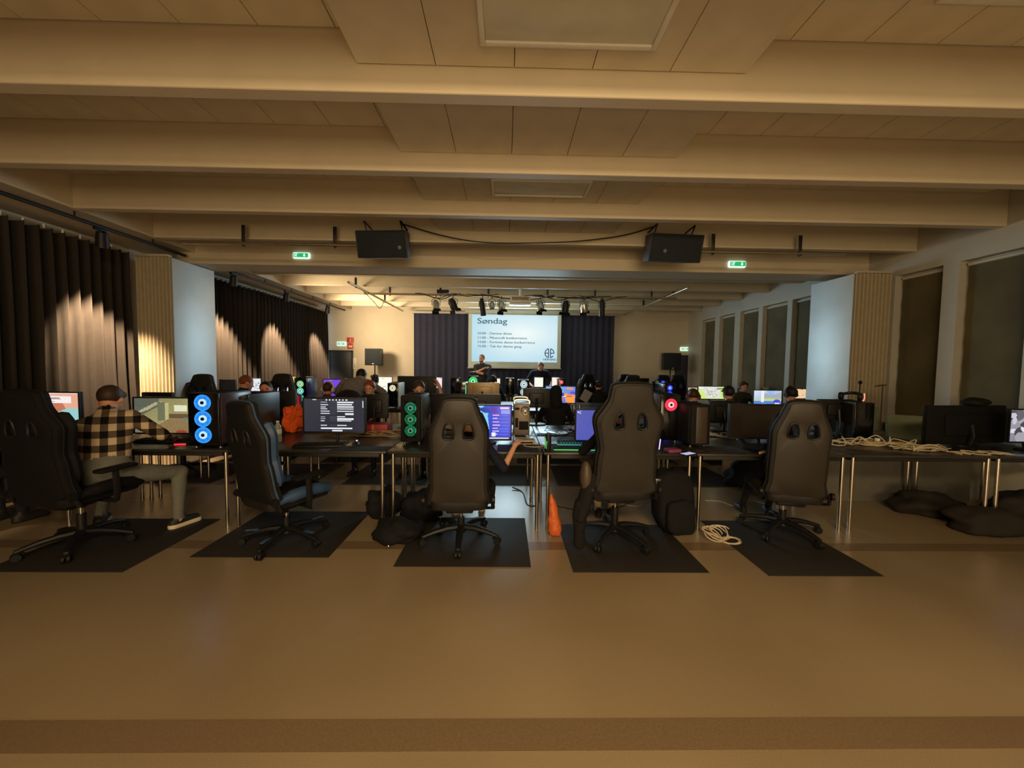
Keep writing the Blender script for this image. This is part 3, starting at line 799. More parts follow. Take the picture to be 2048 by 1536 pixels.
    if arms:
        for s in (-1, 1):
            b = MB(); b.tube([(s*.2, .02, height-.05), (s*.3*W, .02, height-.045), (s*.32*W, .01, height+.02), (s*.32*W, .0, height+.2)], [.018, .02, .024, .022], 8, flat=.7); ap = b.obj('armrest_post', BLK, t)
            b = MB(); b.box((s*.315*W, .01, height+.215), (.09, .26, .03), bev=.013); b.obj('armrest_pad', BLK2, t)
    return t

# ---- screens
def P_grad(H, W, c0, c1, ang=0):
    y, x = np.mgrid[0:H, 0:W]; u = (x/W*math.cos(ang)+y/H*math.sin(ang)); u = np.clip(u, 0, 1)[..., None]
    return np.array(c0, float)*(1-u)+np.array(c1, float)*u
def rect(im, x0, y0, x1, y1, c):
    H, W, _ = im.shape; im[int(round(y0*H)):max(int(round(y0*H))+1, int(round(y1*H))), int(round(x0*W)):max(int(round(x0*W))+1, int(round(x1*W)))] = c
def poly(im, pts, c):
    H, W, _ = im.shape; y, x = np.mgrid[0:H, 0:W]; x = (x+.5)/W; y = (y+.5)/H
    ins = np.zeros((H, W), bool); n = len(pts)
    for i in range(n):
        x0, y0 = pts[i-1]; x1, y1 = pts[i]
        if y0 == y1: continue
        cnd = ((y0 > y) != (y1 > y)) & (x < (x1-x0)*(y-y0)/(y1-y0)+x0); ins ^= cnd
    im[ins] = c
def disc(im, cx, cy, rx, ry, c):
    H, W, _ = im.shape; y, x = np.mgrid[0:H, 0:W]
    im[(((x+.5)/W-cx)/rx)**2+(((y+.5)/H-cy)/ry)**2 < 1] = c
def speck(im, a, seed=0):
    r = np.random.RandomState(seed); im += r.uniform(-a, a, im.shape[:2]+(1,)); return im
def monitor(label, x, y, w, h, z0, rz=0, img=None, s=1.0, back=BLK, dark=GLOSS, stand=True, curve=0, logo=False, bez=.012, tint=None, group=None, base_z=TH, px=None):
    """screen faces -Y; z0 = height of the screen's lower edge above the table"""
    t = thing('monitor', label, 'monitor', (x, y, base_z), rz, group)
    zc = z0+h/2
    b = MB(); b.box((0, .022, zc), (w+2*bez, .03, h+2*bez), bev=.008)
    b.box((0, .045, zc), (w*.6, .03, h*.6), bev=.014); b.obj('back_shell', back, t)
    b = MB()
    for sx in (-1, 1): b.box((sx*(w/2+bez/2), 0, zc), (bez, .016, h+2*bez), bev=.002)
    b.box((0, 0, z0+h+bez/2), (w, .016, bez), bev=.002); b.box((0, 0, z0-bez/2), (w, .016, bez*1.3), bev=.002); b.obj('bezel', BLK, t)
    if img is None:
        b = MB(); b.box((0, .004, zc), (w, .004, h)); b.obj('screen', dark, t, 0)
    else: pix_plane('screen', img, w, h, t, (0, -.0005, zc), s)
    if stand:
        b = MB(); b.tube([(0, .06, .012), (0, .085, zc*.5), (0, .06, zc)], [.02, .02, .026], 8, flat=.7); b.obj('stand_neck', BLK, t)
        b = MB(); b.prism(smooth2([(-.11, -.07), (0, -.085), (.11, -.07), (.12, .06), (0, .11), (-.12, .06)], 3), .012, bev=.004); b.obj('stand_base', BLK, t)
    return t

# ---- computers
GLASSK = mat('tinted_side_glass', (26, 24, 30), 0.15, vary=0.1)
def fan(t, c, r, col, strength, grid=None, blades=7, name='fan', axis='-Y', ringcol=None):
    """lit case fan facing -Y (or rotated by parent); ring, blades, hub"""
    c = Vector(c)
    b = MB(); b.tube([c+Vector((r*math.cos(a), 0, r*math.sin(a))) for a in np.linspace(0, 2*PI, 25)[:-1]], r*.1, 6, closed=True); f = b.obj(name, glow(ringcol or col, strength), t)
    b = MB(); b.cyl(c+Vector((0, .004, 0)), c+Vector((0, .001, 0)), r*.96, n=24); b.obj('lit_disc', glow(col, strength*.75), f, 0)
    pale = tuple(int(v+(255-v)*.62) for v in col)
    b = MB(); b.lathe([(r*.22, 0), (r*.52, 0), (r*.52, .004), (r*.22, .004)], 20, Matrix.Translation(c)@Matrix.Rotation(PI/2, 4, 'X')); b.obj('fan_hub', glow(pale, strength), f, 0)
    b = MB()
    for i in range(blades):
        a = 2*PI*i/blades
        b._new([c+Vector((q*math.cos(a+w), -.003, q*math.sin(a+w))) for q, w in ((.54*r, -.03), (.93*r, .25), (.93*r, .32), (.54*r, .05))], [(0, 1, 2, 3)])
    b.obj('fan_blades', glow(tuple(int(v*.5) for v in col), strength*.6), f, 0)
    b = MB(); b.cyl(c+Vector((0, -.003, 0)), c+Vector((0, -.009, 0)), r*.23, n=14); b.obj('fan_cap', BLK2, f)
    return f
def pc_tower(label, x, y, w, d, h, rz=0, fans=(), case=BLK, base_z=TH, glass=None, mesh=False, strip=None, group=None, name='computer_tower', side=None):
    """front faces -Y, origin under the front-centre edge"""
    t = thing(name, label, 'computer', (x, y, base_z), rz, group)
    b = MB(); b.box((0, d/2, h/2+.012), (w, d, h-.024), bev=.01); b.obj('case', case, t)
    b = MB(); b.box((0, -.006, h/2+.012), (w-.006, .02, h-.03), bev=.006); b.obj('front_panel', GLOSS if not mesh else BLK2, t)
    b = MB(); b.box((0, d*.55, h+.002), (w*.75, d*.7, .006), bev=.002)
    for i in range(6): b.box((0, d*.28+i*d*.1, h+.006), (w*.68, .012, .004))
    b.obj('top_vent', BLK2, t)
    ft = None
    for sx in (-1, 1):
        for yy in (.04, d-.04):
            b = MB(); b.cyl((sx*(w/2-.03), yy, 0), (sx*(w/2-.03), yy, .014), .016, n=10); b.obj('foot', STEEL, t)
    for sx in (-1, 1):
        b = MB(); b.box((sx*(w/2+.001), d/2, h/2+.015), (.005, d-.03, h-.06), bev=.002); b.obj('side_panel', (side or GLASSK) if glass != sx else GLASSK, t)
    for (zc, r, col, s) in fans:
        fan(t, (0, -.021, zc), r, col, s)
    if mesh:
        # perforated front: small black cross bars over the lit fans
        b = MB()
        for (zc, r, col, s) in fans:
            for k in range(-4, 5):
                b.tube([(-r*1.05+abs(k)*r*.03, -.038, zc+k*r*.24-r*.5), (r*1.05, -.038, zc+k*r*.24+r*.5)], r*.05, 4)
                b.tube([(-r*1.05, -.036, zc+k*r*.24+r*.5), (r*1.05, -.036, zc+k*r*.24-r*.5)], r*.05, 4)
        o = b.obj('front_mesh', BLK2, t, 0); o['kind'] = 'stuff'
    if strip:
        b = MB(); b.box((strip[0], -.02, strip[1]), (.012, .008, strip[2]), bev=.003); b.obj('light_strip', glow(*strip[3:]), t)
    return t
def keyboard(label, loc, rz, lit=None, s=1.0, group=None):
    t = thing('keyboard', label, 'keyboard', loc, rz, group)
    b = MB(); b.box((0, 0, .012), (.44, .14, .02), bev=.006); b.obj('base', BLK, t)
    if lit:
        b = MB(); b.box((0, 0, .008), (.446, .146, .006), bev=.002); b.obj('edge_light', glow(lit, s), t)
        b = MB(); b.box((0, 0, .0225), (.42, .115, .001)); b.obj('key_backlight', glow(lit, s*.7), t)
    km = None
    b = MB()
    for r in range(5):
        for c in range(15):
            b.box((-.2+c*.0286, .048-r*.024, .028), (.023, .018, .009), bev=.003)
    o = b.obj('keycaps', BLK2, t); o['kind'] = 'stuff'
    return t
def mouse(label, loc, rz, lit=None, group=None):
    t = thing('computer_mouse', label, 'mouse', loc, rz, group)
    b = MB(); rings = []
    for i in range(9):
        u = i/8; yy = -.06+.12*u; w = .032*math.sin(PI*(.12+.76*u))**.5; hh = .036*math.sin(PI*(.1+.8*u))**.7
        rings.append([(w*math.cos(a), yy, max(.002, hh*math.sin(a))) for a in np.linspace(0, PI, 9)]+[(-w*.8, yy, .001), (w*.8, yy, .001)])
    b.loft(rings); b.obj('shell', BLK, t, 60)
    b = MB(); b.cyl((-.005, .028, .034), (.005, .028, .034), .009, n=10); b.obj('scroll_wheel', glow(lit, 1.2) if lit else STEEL, t)
    return t
def headset(label, loc, rz=0, col=None, tilt=0, R=.085, up=True):
    """headphones: band in the local XZ plane, cups at both ends"""
    t = thing('headset', label, 'headset', loc, rz)
    T = RX(tilt)
    arcp = [T@Vector((R*math.cos(a), 0, R*1.1*math.sin(a)+.02)) for a in np.linspace(0, PI, 15)]
    b = MB(); b.tube(arcp, .013, 8, flat=1.4); b.obj('headband', BLK if not col else col, t)
    for s in (-1, 1):
        b = MB(); b.lathe([(.01, -.02), (.042, -.02), (.046, 0), (.04, .018), (.015, .022)], 16, Matrix.Translation(T@Vector((s*R, 0, 0)))@T.to_4x4()@Matrix.Rotation(s*PI/2, 4, 'Y')); b.obj('ear_cup', BLK if not col else col, t)
    b = MB(); b.tube([T@Vector((R+.02, 0, -.02)), T@Vector((R+.01, .05, -.06)), T@Vector((R-.04, .1, -.075))], .004, 5); b.obj('microphone_arm', BLK, t)
    return t
def bottle(label, loc, h=.2, r=.032, m=None, fill=None):
    t = thing('bottle', label, 'bottle', loc)
    b = MB(); b.lathe([(r*.9, 0), (r, .01), (r, h*.3), (r*.94, h*.34), (r, h*.38), (r, h*.62), (r*.8, h*.76), (r*.38, h*.88), (r*.38, h*.94)], 18); b.obj('bottle_body', m, t)
    b = MB(); b.cyl((0, 0, h*.93), (0, 0, h), r*.44, n=14); b.obj('cap', WHITE, t)
    b = MB(); b.lathe([(r*1.01, h*.4), (r*1.02, h*.41), (r*1.02, h*.6), (r*1.01, h*.61)], 18); b.obj('paper_band', fill or WHITE, t)
    return t
def can(label, loc, m, h=.165, r=.029):
    t = thing('drink_can', label, 'can', loc)
    b = MB(); b.lathe([(r*.8, 0), (r, .012), (r, h-.016), (r*.82, h), (r*.76, h-.003)], 18); b.obj('can_body', BLK, t)
    b = MB()
    for k, (u, z0, z1) in enumerate(((-2.9, .03, .12), (-2.55, .05, .13), (-2.2, .03, .1))):
        pts = [(r*1.01*math.cos(u+.1*math.sin(z*90)), r*1.01*math.sin(u+.1*math.sin(z*90)), z) for z in np.linspace(z0, z1, 8)]
        b.tube(pts, .0045, 5)
    b.obj('green_mark', m, t)
    b = MB(); b.tube([(.008*math.cos(a), -.006+.012*math.sin(a), h-.001) for a in np.linspace(0, 6, 9)], .0015, 5); b.obj('pull_tab', STEEL, t)
    return t
def lump(name, label, cat, loc, r, m, seed=0, amp=.18, freq=2.0, rz=0, nu=28, nv=18, flat=True, group=None, fold=0.0):
    b = MB(); bm = b.bm
    b.ell((0, 0, 0), r, nu=nu, nv=nv)
    for v in bm.verts:
        p = v.co.copy(); q = Vector((p.x/r[0], p.y/r[1], p.z/r[2]))
        k = 1+amp*mnoise.noise(q*freq+Vector((seed, seed*2, 0)))+fold*math.sin(7*q.x+5*mnoise.noise(q*1.5+Vector((seed, 0, 0))))
        v.co = p*k
        if flat and v.co.z < -r[2]*.6: v.co.z = -r[2]*.6+(v.co.z+r[2]*.6)*.12
    zmin = min(v.co.z for v in bm.verts)
    for v in bm.verts: v.co.z -= zmin
    o = b.obj(name, m, smooth=180, loc=loc, rz=rz)
    if label: tag(o, label, cat, group)
    return o
def backpack(label, loc, rz, m, s=1.0, lean=0.0):
    t = thing('backpack', label, 'bag', loc, rz)
    def blob(name, c, r, mm, seed, amp=.1, e=.55):
        b = MB(); b.ell((0, 0, 0), (1, 1, 1), nu=24, nv=16)
        for v in b.bm.verts:
            q = v.co.copy(); q = Vector([math.copysign(abs(x)**e, x) for x in q]); k = 1+amp*mnoise.noise(q*1.8+Vector((seed, 0, seed)))
            p = Vector((q.x*r[0]*k, q.y*r[1]*k, q.z*r[2]*k))+Vector(c); p.y += lean*p.z
            p.z = max(p.z, .002); v.co = p*s
        return b.obj(name, mm, t, 180)
    blob('main_bag', (0, 0, .25), (.16, .1, .245), m, 1)
    blob('front_pocket', (0, -.1, .15), (.125, .05, .13), m, 4)
    b = MB(); b.tube(catmull([(-.03*s, .06*s, .48*s), (-.02*s, .05*s, .54*s), (.02*s, .05*s, .54*s), (.03*s, .06*s, .48*s)], 4), .008, 6); b.obj('grab_handle', BLK2, t)
    for sx in (-1, 1):
        b = MB(); b.tube(catmull([(sx*.07*s, .1*s, .45*s), (sx*.1*s, .15*s, .3*s), (sx*.12*s, .12*s, .1*s)], 5), .016, 6, flat=.4); b.obj('shoulder_strap', BLK2, t)
    return t
# ------------------------------------------------------------------ people (one continuous skin per body, via a smooth distance field)
class Field:
    def __init__(s): s.p = []
    def cap(s, a, b, ra, rb, i, k=.03): s.p.append(('c', np.array(a, float), np.array(b, float), ra, rb, i, k)); return s
    def ell(s, c, r, R, i, k=.03): s.p.append(('e', np.array(c, float), np.array(r, float), np.array(R, float).reshape(3, 3), 0, i, k)); return s
    def cut(s, c, r, R, k=.01): s.p.append(('n', np.array(c, float), np.array(r, float), np.array(R, float).reshape(3, 3), 0, -1, k)); return s
    def half(s, c, n, k=.004): s.p.append(('h', np.array(c, float), np.array(n, float), None, 0, -1, k)); return s
    def mesh(s, res):
        lo = np.full(3, 1e9); hi = -lo
        for q in s.p:
            if q[0] == 'c':
                m = max(q[3], q[4])+.04; lo = np.minimum(lo, np.minimum(q[1], q[2])-m); hi = np.maximum(hi, np.maximum(q[1], q[2])+m)
            elif q[0] == 'e':
                m = q[2].max()+.04; lo = np.minimum(lo, q[1]-m); hi = np.maximum(hi, q[1]+m)
        n = np.ceil((hi-lo)/res).astype(int)+1
        D = np.full(n, 9.0, np.float32); B = np.full(n, 9.0, np.float32); I = np.zeros(n, np.int8)
        ax = [lo[d]+res*np.arange(n[d]) for d in range(3)]
        for q in s.p:
            kind, k = q[0], q[6]
            if kind == 'c': m = max(q[3], q[4])+k+2.5*res; l = np.minimum(q[1], q[2])-m; h = np.maximum(q[1], q[2])+m
            elif kind == 'h': l, h = lo, hi
            else: m = q[2].max()+k+2.5*res; l = q[1]-m; h = q[1]+m
            i0 = np.clip(np.floor((l-lo)/res).astype(int), 0, n-1); i1 = np.clip(np.ceil((h-lo)/res).astype(int)+1, 1, n)
            sl = tuple(slice(i0[d], i1[d]) for d in range(3))
            X = ax[0][sl[0]][:, None, None]; Y = ax[1][sl[1]][None, :, None]; Z = ax[2][sl[2]][None, None, :]
            if kind == 'c':
                a, b = q[1], q[2]; ba = b-a; L = max(ba@ba, 1e-9)
                t = np.clip(((X-a[0])*ba[0]+(Y-a[1])*ba[1]+(Z-a[2])*ba[2])/L, 0, 1)
                d = np.sqrt((X-a[0]-t*ba[0])**2+(Y-a[1]-t*ba[1])**2+(Z-a[2]-t*ba[2])**2)-(q[3]+(q[4]-q[3])*t)
            elif kind == 'h':
                d = (X-q[1][0])*q[2][0]+(Y-q[1][1])*q[2][1]+(Z-q[1][2])*q[2][2]
            else:
                R = q[3]; c = q[1]; r = q[2]
                P = [(X-c[0])*R[0][j]+(Y-c[1])*R[1][j]+(Z-c[2])*R[2][j] for j in range(3)]
                k0 = np.sqrt(sum((P[j]/r[j])**2 for j in range(3))); k1 = np.sqrt(sum((P[j]/r[j]**2)**2 for j in range(3)))
                d = k0*(k0-1)/np.maximum(k1, 1e-6)
            d = d.astype(np.float32); Dv = D[sl]
            if kind in 'ce':
                hh = np.maximum(k-np.abs(Dv-d), 0)/k
                D[sl] = np.minimum(Dv, d)-hh*hh*k*.25
                Bv = B[sl]; w = d < Bv; Bv[w] = d[w]; I[sl][w] = q[5]
            elif kind == 'n':
                hh = np.maximum(k-np.abs(Dv+d), 0)/k
                D[sl] = np.maximum(Dv, -d)+hh*hh*k*.25
            else: D[sl] = np.maximum(Dv, d)
        S = D < 0
        c8 = [(a, b, c) for a in (0, 1) for b in (0, 1) for c in (0, 1)]
        sub = lambda A, o: A[o[0]:A.shape[0]-1+o[0], o[1]:A.shape[1]-1+o[1], o[2]:A.shape[2]-1+o[2]]
        cnt = sum(sub(S, o).astype(np.int8) for o in c8)
        cell = np.argwhere((cnt > 0) & (cnt < 8))
        val = np.stack([D[cell[:, 0]+o[0], cell[:, 1]+o[1], cell[:, 2]+o[2]] for o in c8], 1)
        pos = np.zeros((len(cell), 3)); num = np.zeros(len(cell))
        oc = np.array(c8, float)
        for i in range(8):
            for j in range(i+1, 8):
                if np.abs(oc[i]-oc[j]).sum() != 1: continue
                a, b = val[:, i], val[:, j]; w = (a < 0) != (b < 0)
                t = np.where(w, a/np.where(w, a-b, 1), 0)
                pos += np.where(w[:, None], oc[i]+(oc[j]-oc[i])*t[:, None], 0); num += w
        V = lo+res*(cell+pos/num[:, None])
        idx = np.full(cnt.shape, -1, np.int64); idx[tuple(cell.T)] = np.arange(len(cell))
        F = []
        for d in range(3):
            e1, e2 = (d+1) % 3, (d+2) % 3
            s0 = [slice(None)]*3; s1 = [slice(None)]*3; s0[d] = slice(0, -1); s1[d] = slice(1, None)
            ch = np.argwhere(S[tuple(s0)] != S[tuple(s1)])
            ok = (ch[:, e1] > 0) & (ch[:, e2] > 0) & (ch[:, e1] < cnt.shape[e1]) & (ch[:, e2] < cnt.shape[e2]) & (ch[:, d] < cnt.shape[d])
            ch = ch[ok]
            def g(o1, o2):
                q = ch.copy(); q[:, e1] -= o1; q[:, e2] -= o2; return idx[tuple(q.T)]
            f = np.stack([g(1, 1), g(0, 1), g(0, 0), g(1, 0)], 1)
            fl = ~S[tuple(ch.T)]
            f[fl] = f[fl][:, ::-1]; F.append(f)
        F = np.concatenate(F); F = F[(F >= 0).all(1)]
        gi = np.clip(np.round((V-lo)/res).astype(int), 0, n-1)
        return V, F, I[tuple(gi.T)][F[:, 0]]
    def obj(s, name, mats, parent=None, res=.012):
        V, F, fi = s.mesh(res)
        me = bpy.data.meshes.new(name); me.from_pydata(V.tolist(), [], F.tolist())
        o = link(name, me, mats, parent, 180)
        me.polygons.foreach_set('material_index', np.clip(fi, 0, len(o.data.materials)-1).astype(np.int32))
        return o

def cloth(name, rgb, v=.1): return mat('cloth_'+name, rgb, .85, spec=.2, vary=v, vscale=18, bump=.1, bscale=260)
def hairm(name, rgb): return mat('hair_'+name, rgb, .55, spec=.35, vary=.25, vscale=60)
def ik(a, c, l1, l2, pole):
    a, c = Vector(a), Vector(c); d = c-a; L = d.length
    if L > (l1+l2)*.995: c = a+d*((l1+l2)*.995/L); d = c-a; L = d.length
    x = (l1*l1-l2*l2+L*L)/(2*L); h = math.sqrt(max(l1*l1-x*x, 0))
    u = d/L; p = Vector(pole); p = (p-u*p.dot(u)).normalized()
    return a+u*x+p*h, c
def person(label, loc, rz, S=1.0, hip=.5, lean=.1, side=0.0, head=(0, 0, 0), hands=None, feet=None, elbow=None, curl=(.35, .35),
           shirt=None, pants=None, hair=None, hairstyle='short', sleeve='long', skin=SKIN, shoe=SHOE, cap=None, res=.0125, hood=None, beard=None, twist=0.0, phones=None, sole=None, build=1.0, name='person', sock=None, arm=1.0):
    """origin on the floor under the hips, facing +Y.  hands/feet: right then left targets in local metres"""
    t = thing(name, label, 'person', loc, rz)
    f = Field(); SK, SH, PA, SO, LP, SL, SC_ = 0, 1, 2, 3, 4, 5, 6
    hipc = Vector((0, 0, hip))
    up = (RY(side)@RX(-lean))@Vector((0, 0, 1)); fwd = RY(side)@RX(-lean)@Vector((0, 1, 0)); rt = RY(side)@Vector((1, 0, 0))
    if twist: Q = Matrix.Rotation(twist, 3, up); fwd = Q@fwd; rt = Q@rt
    TM = Matrix((rt, fwd, up)).transposed()
    P = lambda x, y, z: hipc+TM@Vector((x*S, y*S, z*S))
    # torso
    w = build
    f.ell(P(0, -.01, .02), (.165*S*w, .12*S*w, .13*S), TM, PA, .05)
    f.ell(P(0, 0, .17), (.150*S*w, .108*S*w, .16*S), TM, SH, .06)
    f.ell(P(0, -.01, .34), (.168*S*w, .115*S*w, .18*S), TM, SH, .06)
    f.cap(P(-.13, -.01, .455), P(.13, -.01, .455), .065*S, .065*S, SH, .06)
    f.cap(P(0, -.005, .47), P(0, .012, .60), .062*S, .052*S, SK, .03)
    f.cap(P(0, -.012, .47), P(0, -.004, .525), .078*S, .066*S, SH, .02)
    # head
    yaw, pit, rol = head
    HM = TM@(RZ(yaw)@RX(-pit+lean*.6)@RY(rol))
    hb = P(0, .012, .585)
    hk = S**.5
    h = lambda x, y, z: hb+HM@Vector((x*hk, y*hk, z*hk))
    f.ell(h(0, .012, .105), (.074*hk, .092*hk, .092*hk), HM, SK, .03)
    f.ell(h(0, .045, .045), (.058*hk, .062*hk, .07*hk), HM, SK, .035)
    f.ell(h(0, .075, -.002), (.03*hk, .028*hk, .025*hk), HM, SK, .03)
    f.cap(h(0, .098, .085), h(0, .121, .052), .009*hk, .013*hk, SK, .014)
    f.cap(h(-.035, .094, .1), h(.035, .094, .1), .008*hk, .008*hk, SK, .015)
    for s in (-1, 1):
        f.cut(h(s*.03, .115, .08), (.02*hk, .02*hk, .013*hk), HM, .012)
        f.ell(h(s*.078, .005, .07), (.01*hk, .022*hk, .032*hk), HM, SK, .008)
    f.ell(h(0, .1, .018), (.024*hk, .012*hk, .008*hk), HM, LP if res < .011 else SK, .006)
    # arms
    hands = hands or [(.2, .42, .75), (-.2, .42, .75)]
    el = elbow or [(.6, -.4, -.6), (-.6, -.4, -.6)]
    wr = []
    for s, ht, pole, cu in ((1, hands[0], el[0], curl[0]), (-1, hands[1], el[1], curl[1])):
        sh = P(s*.175*w, -.01, .445)
        e, wv = ik(sh, ht, .275*S*arm, .25*S*arm, pole)
        f.cap(sh, e, .056*S*w, .045*S*w, SH, .045)
        lt = SH if sleeve == 'long' else SK
        if sleeve == 'short': f.cap(sh+(e-sh)*.62, e, .040*S, .036*S, SK, .02)
        f.cap(e, wv, .042*S if lt == SH else .037*S, .033*S if lt == SH else .025*S, lt, .02)
        # hand: palm, four curled fingers, thumb from the palm side
        d = (wv-e).normalized(); dn = Vector((d.x*.9, d.y*.9, d.z*.35)).normalized() if hip < .7 and cu < .9 else d
        sd = dn.cross(Vector((0, 0, 1))); sd = sd.normalized() if sd.length > .1 else Vector((1, 0, 0))
        nn = sd.cross(dn).normalized()       # back of the hand
        pc = wv+dn*.045*S
        f.cap(wv, wv+dn*.03*S, .025*S, .024*S, SK, .015)
        HB = Matrix((sd, dn, nn)).transposed()
        f.ell(pc, (.04*S, .05*S, .017*S), HB, SK, .012)
        for j, (ox, ln) in enumerate(((-.028, .074), (-.010, .083), (.009, .078), (.027, .06))):
            k0 = pc+HB@Vector((ox*S, .04*S, .002*S)); a = -cu
            pnt = k0; dirv = dn
            for seg in range(3):
                dirv = (Matrix.Rotation(-cu*.8, 3, sd)@dirv)
                q = pnt+dirv*(ln*S*(.45, .32, .25)[seg]); f.cap(pnt, q, (.0095, .0088, .008)[seg]*S, (.0088, .008, .0068)[seg]*S, SK, .004); pnt = q
        ts = -s
        k0 = pc+HB@Vector((ts*.03*S, -.015*S, -.004*S)); q1 = k0+HB@Vector((ts*.026*S, .03*S, -.012*S)); q2 = q1+HB@Vector((ts*.004*S, .03*S, -.008*S))
        f.cap(k0, q1, .013*S, .0105*S, SK, .008); f.cap(q1, q2, .0105*S, .008*S, SK, .004)
        wr.append((e, wv))
    # legs
    feet = feet or [(.12, .45, .09), (-.12, .45, .09)]
    for s, an in ((1, feet[0]), (-1, feet[1])):
        hp = hipc+RZ(0)@Vector((s*.09*S*w, .02*S, -.01*S))
        kn, a = ik(hp, an, .42*S, .42*S, (s*.15, .8, .6))
        f.cap(hp, kn, .084*S*w, .057*S, PA, .05)
        f.cap(kn, a, .054*S, .04*S, PA, .025)
        f.cap(kn+(a-kn)*.25-Vector((0, .012*S, 0)), kn+(a-kn)*.45-Vector((0, .012*S, 0)), .05*S, .046*S, PA, .03)
        if sock: f.cap(kn+(a-kn)*.55, a, .046*S, .041*S, SC_, .01)
        ft = Vector((kn.x-hp.x, max(kn.y-hp.y, .12), 0)).normalized()
        f.cap(a, a+Vector((0, 0, -.045*S)), .036*S, .036*S, SC_ if sock else SK, .015)
        hl = Vector((a.x, a.y, .055*S))-ft*.035*S
        f.cap(hl, Vector((a.x, a.y, .048*S))+ft*.14*S, .040*S, .033*S, SO, .02)
        f.cap(Vector((hl.x, hl.y, .022*S)), Vector((a.x, a.y, .02*S))+ft*.15*S, .042*S, .037*S, SL, .006)
        f.cut(Vector((a.x, a.y, -.06)), (.4, .4, .06), np.eye(3), .004)
    body = f.obj('body', [skin, shirt, pants, shoe, LIP, sole or shoe, sock or pants], t, res)
    # eyes
    for s in (-1, 1):
        b = MB(); b.ell(h(s*.03, .096, .08), (.012*hk, .009*hk, .009*hk), HM, 10, 7); b.obj('eye', EYE, t)
    def hx(name, shapes, m, r=None):
        g = Field()
        for q in shapes: q(g)
        g.obj(name, [m], t, r or min(res, .0115))
    if hair and hairstyle != 'none':
        sh = [lambda g: g.ell(h(0, .0, .115), (.084*hk, .098*hk, .094*hk), HM, 0, .02)]
        if hairstyle == 'fringe': sh += [lambda g: g.cap(h(-.05, .075, .15), h(.05, .075, .15), .028*hk, .028*hk, 0, .03), lambda g: g.cap(h(-.06, .05, .11), h(-.06, .07, .14), .022*hk, .022*hk, 0, .02)]
        if hairstyle == 'curly': sh += [lambda g, i=i: g.ell(h(.07*math.cos(i*2.4)*math.sin(i*.23+.3), -.02+.08*math.sin(i*2.4)*math.sin(i*.23+.3), .13+.075*math.cos(i*.2)), (.034, .034, .034), HM, 0, .012) for i in range(12)]
        if hairstyle == 'long': sh += [lambda g: g.cap(h(0, -.05, .08), h(0, -.07, -.06), .075*hk, .06*hk, 0, .04)]
        sh += [lambda g: g.cut(h(0, .115, .05), (.075*hk, .075*hk, .085*hk), HM, .02)]
        sh += [lambda g: g.half(h(0, -.02, .035 if hairstyle != 'long' else -.3), HM@Vector((0, .45, -1)).normalized())]
        hx('hair', sh, hair)
    if beard: hx('beard', [lambda g: g.ell(h(0, .055, .012), (.058*hk, .06*hk, .045*hk), HM, 0, .02), lambda g: g.half(h(0, .06, .022), HM@Vector((0, .2, 1)).normalized())], beard)
    if cap:
        hx('cap_crown', [lambda g: g.ell(h(0, .005, .12), (.086*hk, .1*hk, .092*hk), HM, 0, .02), lambda g: g.half(h(0, 0, .112), HM@Vector((0, .12, -1)).normalized())], cap)
        hx('cap_brim', [lambda g: g.ell(h(0, .125, .118), (.062*hk, .075*hk, .012), HM@RX(-.15), 0, .01)], cap)
    if hood:
        hx('hood', [lambda g: g.ell(h(0, -.012, .1), (.1*hk, .112*hk, .115*hk), HM, 0, .04), lambda g: g.cap(h(0, -.03, .02), P(0, -.04, .5), .09*hk, .1*S, 0, .05), lambda g: g.cut(h(0, .13, .07), (.07*hk, .1*hk, .09*hk), HM, .02)], hood)
    if phones:
        b = MB(); b.tube([h(.092*math.cos(a), .005, .08+.13*math.sin(a)) for a in np.linspace(0, PI, 17)], .012, 8, flat=1.3); hp = b.obj('headphones', phones, t)
        for s in (-1, 1):
            b = MB(); b.cyl(h(s*.078, .005, .072), h(s*.11, .005, .072), .04, .034, n=16); b.obj('ear_cup', phones, hp)
    return t
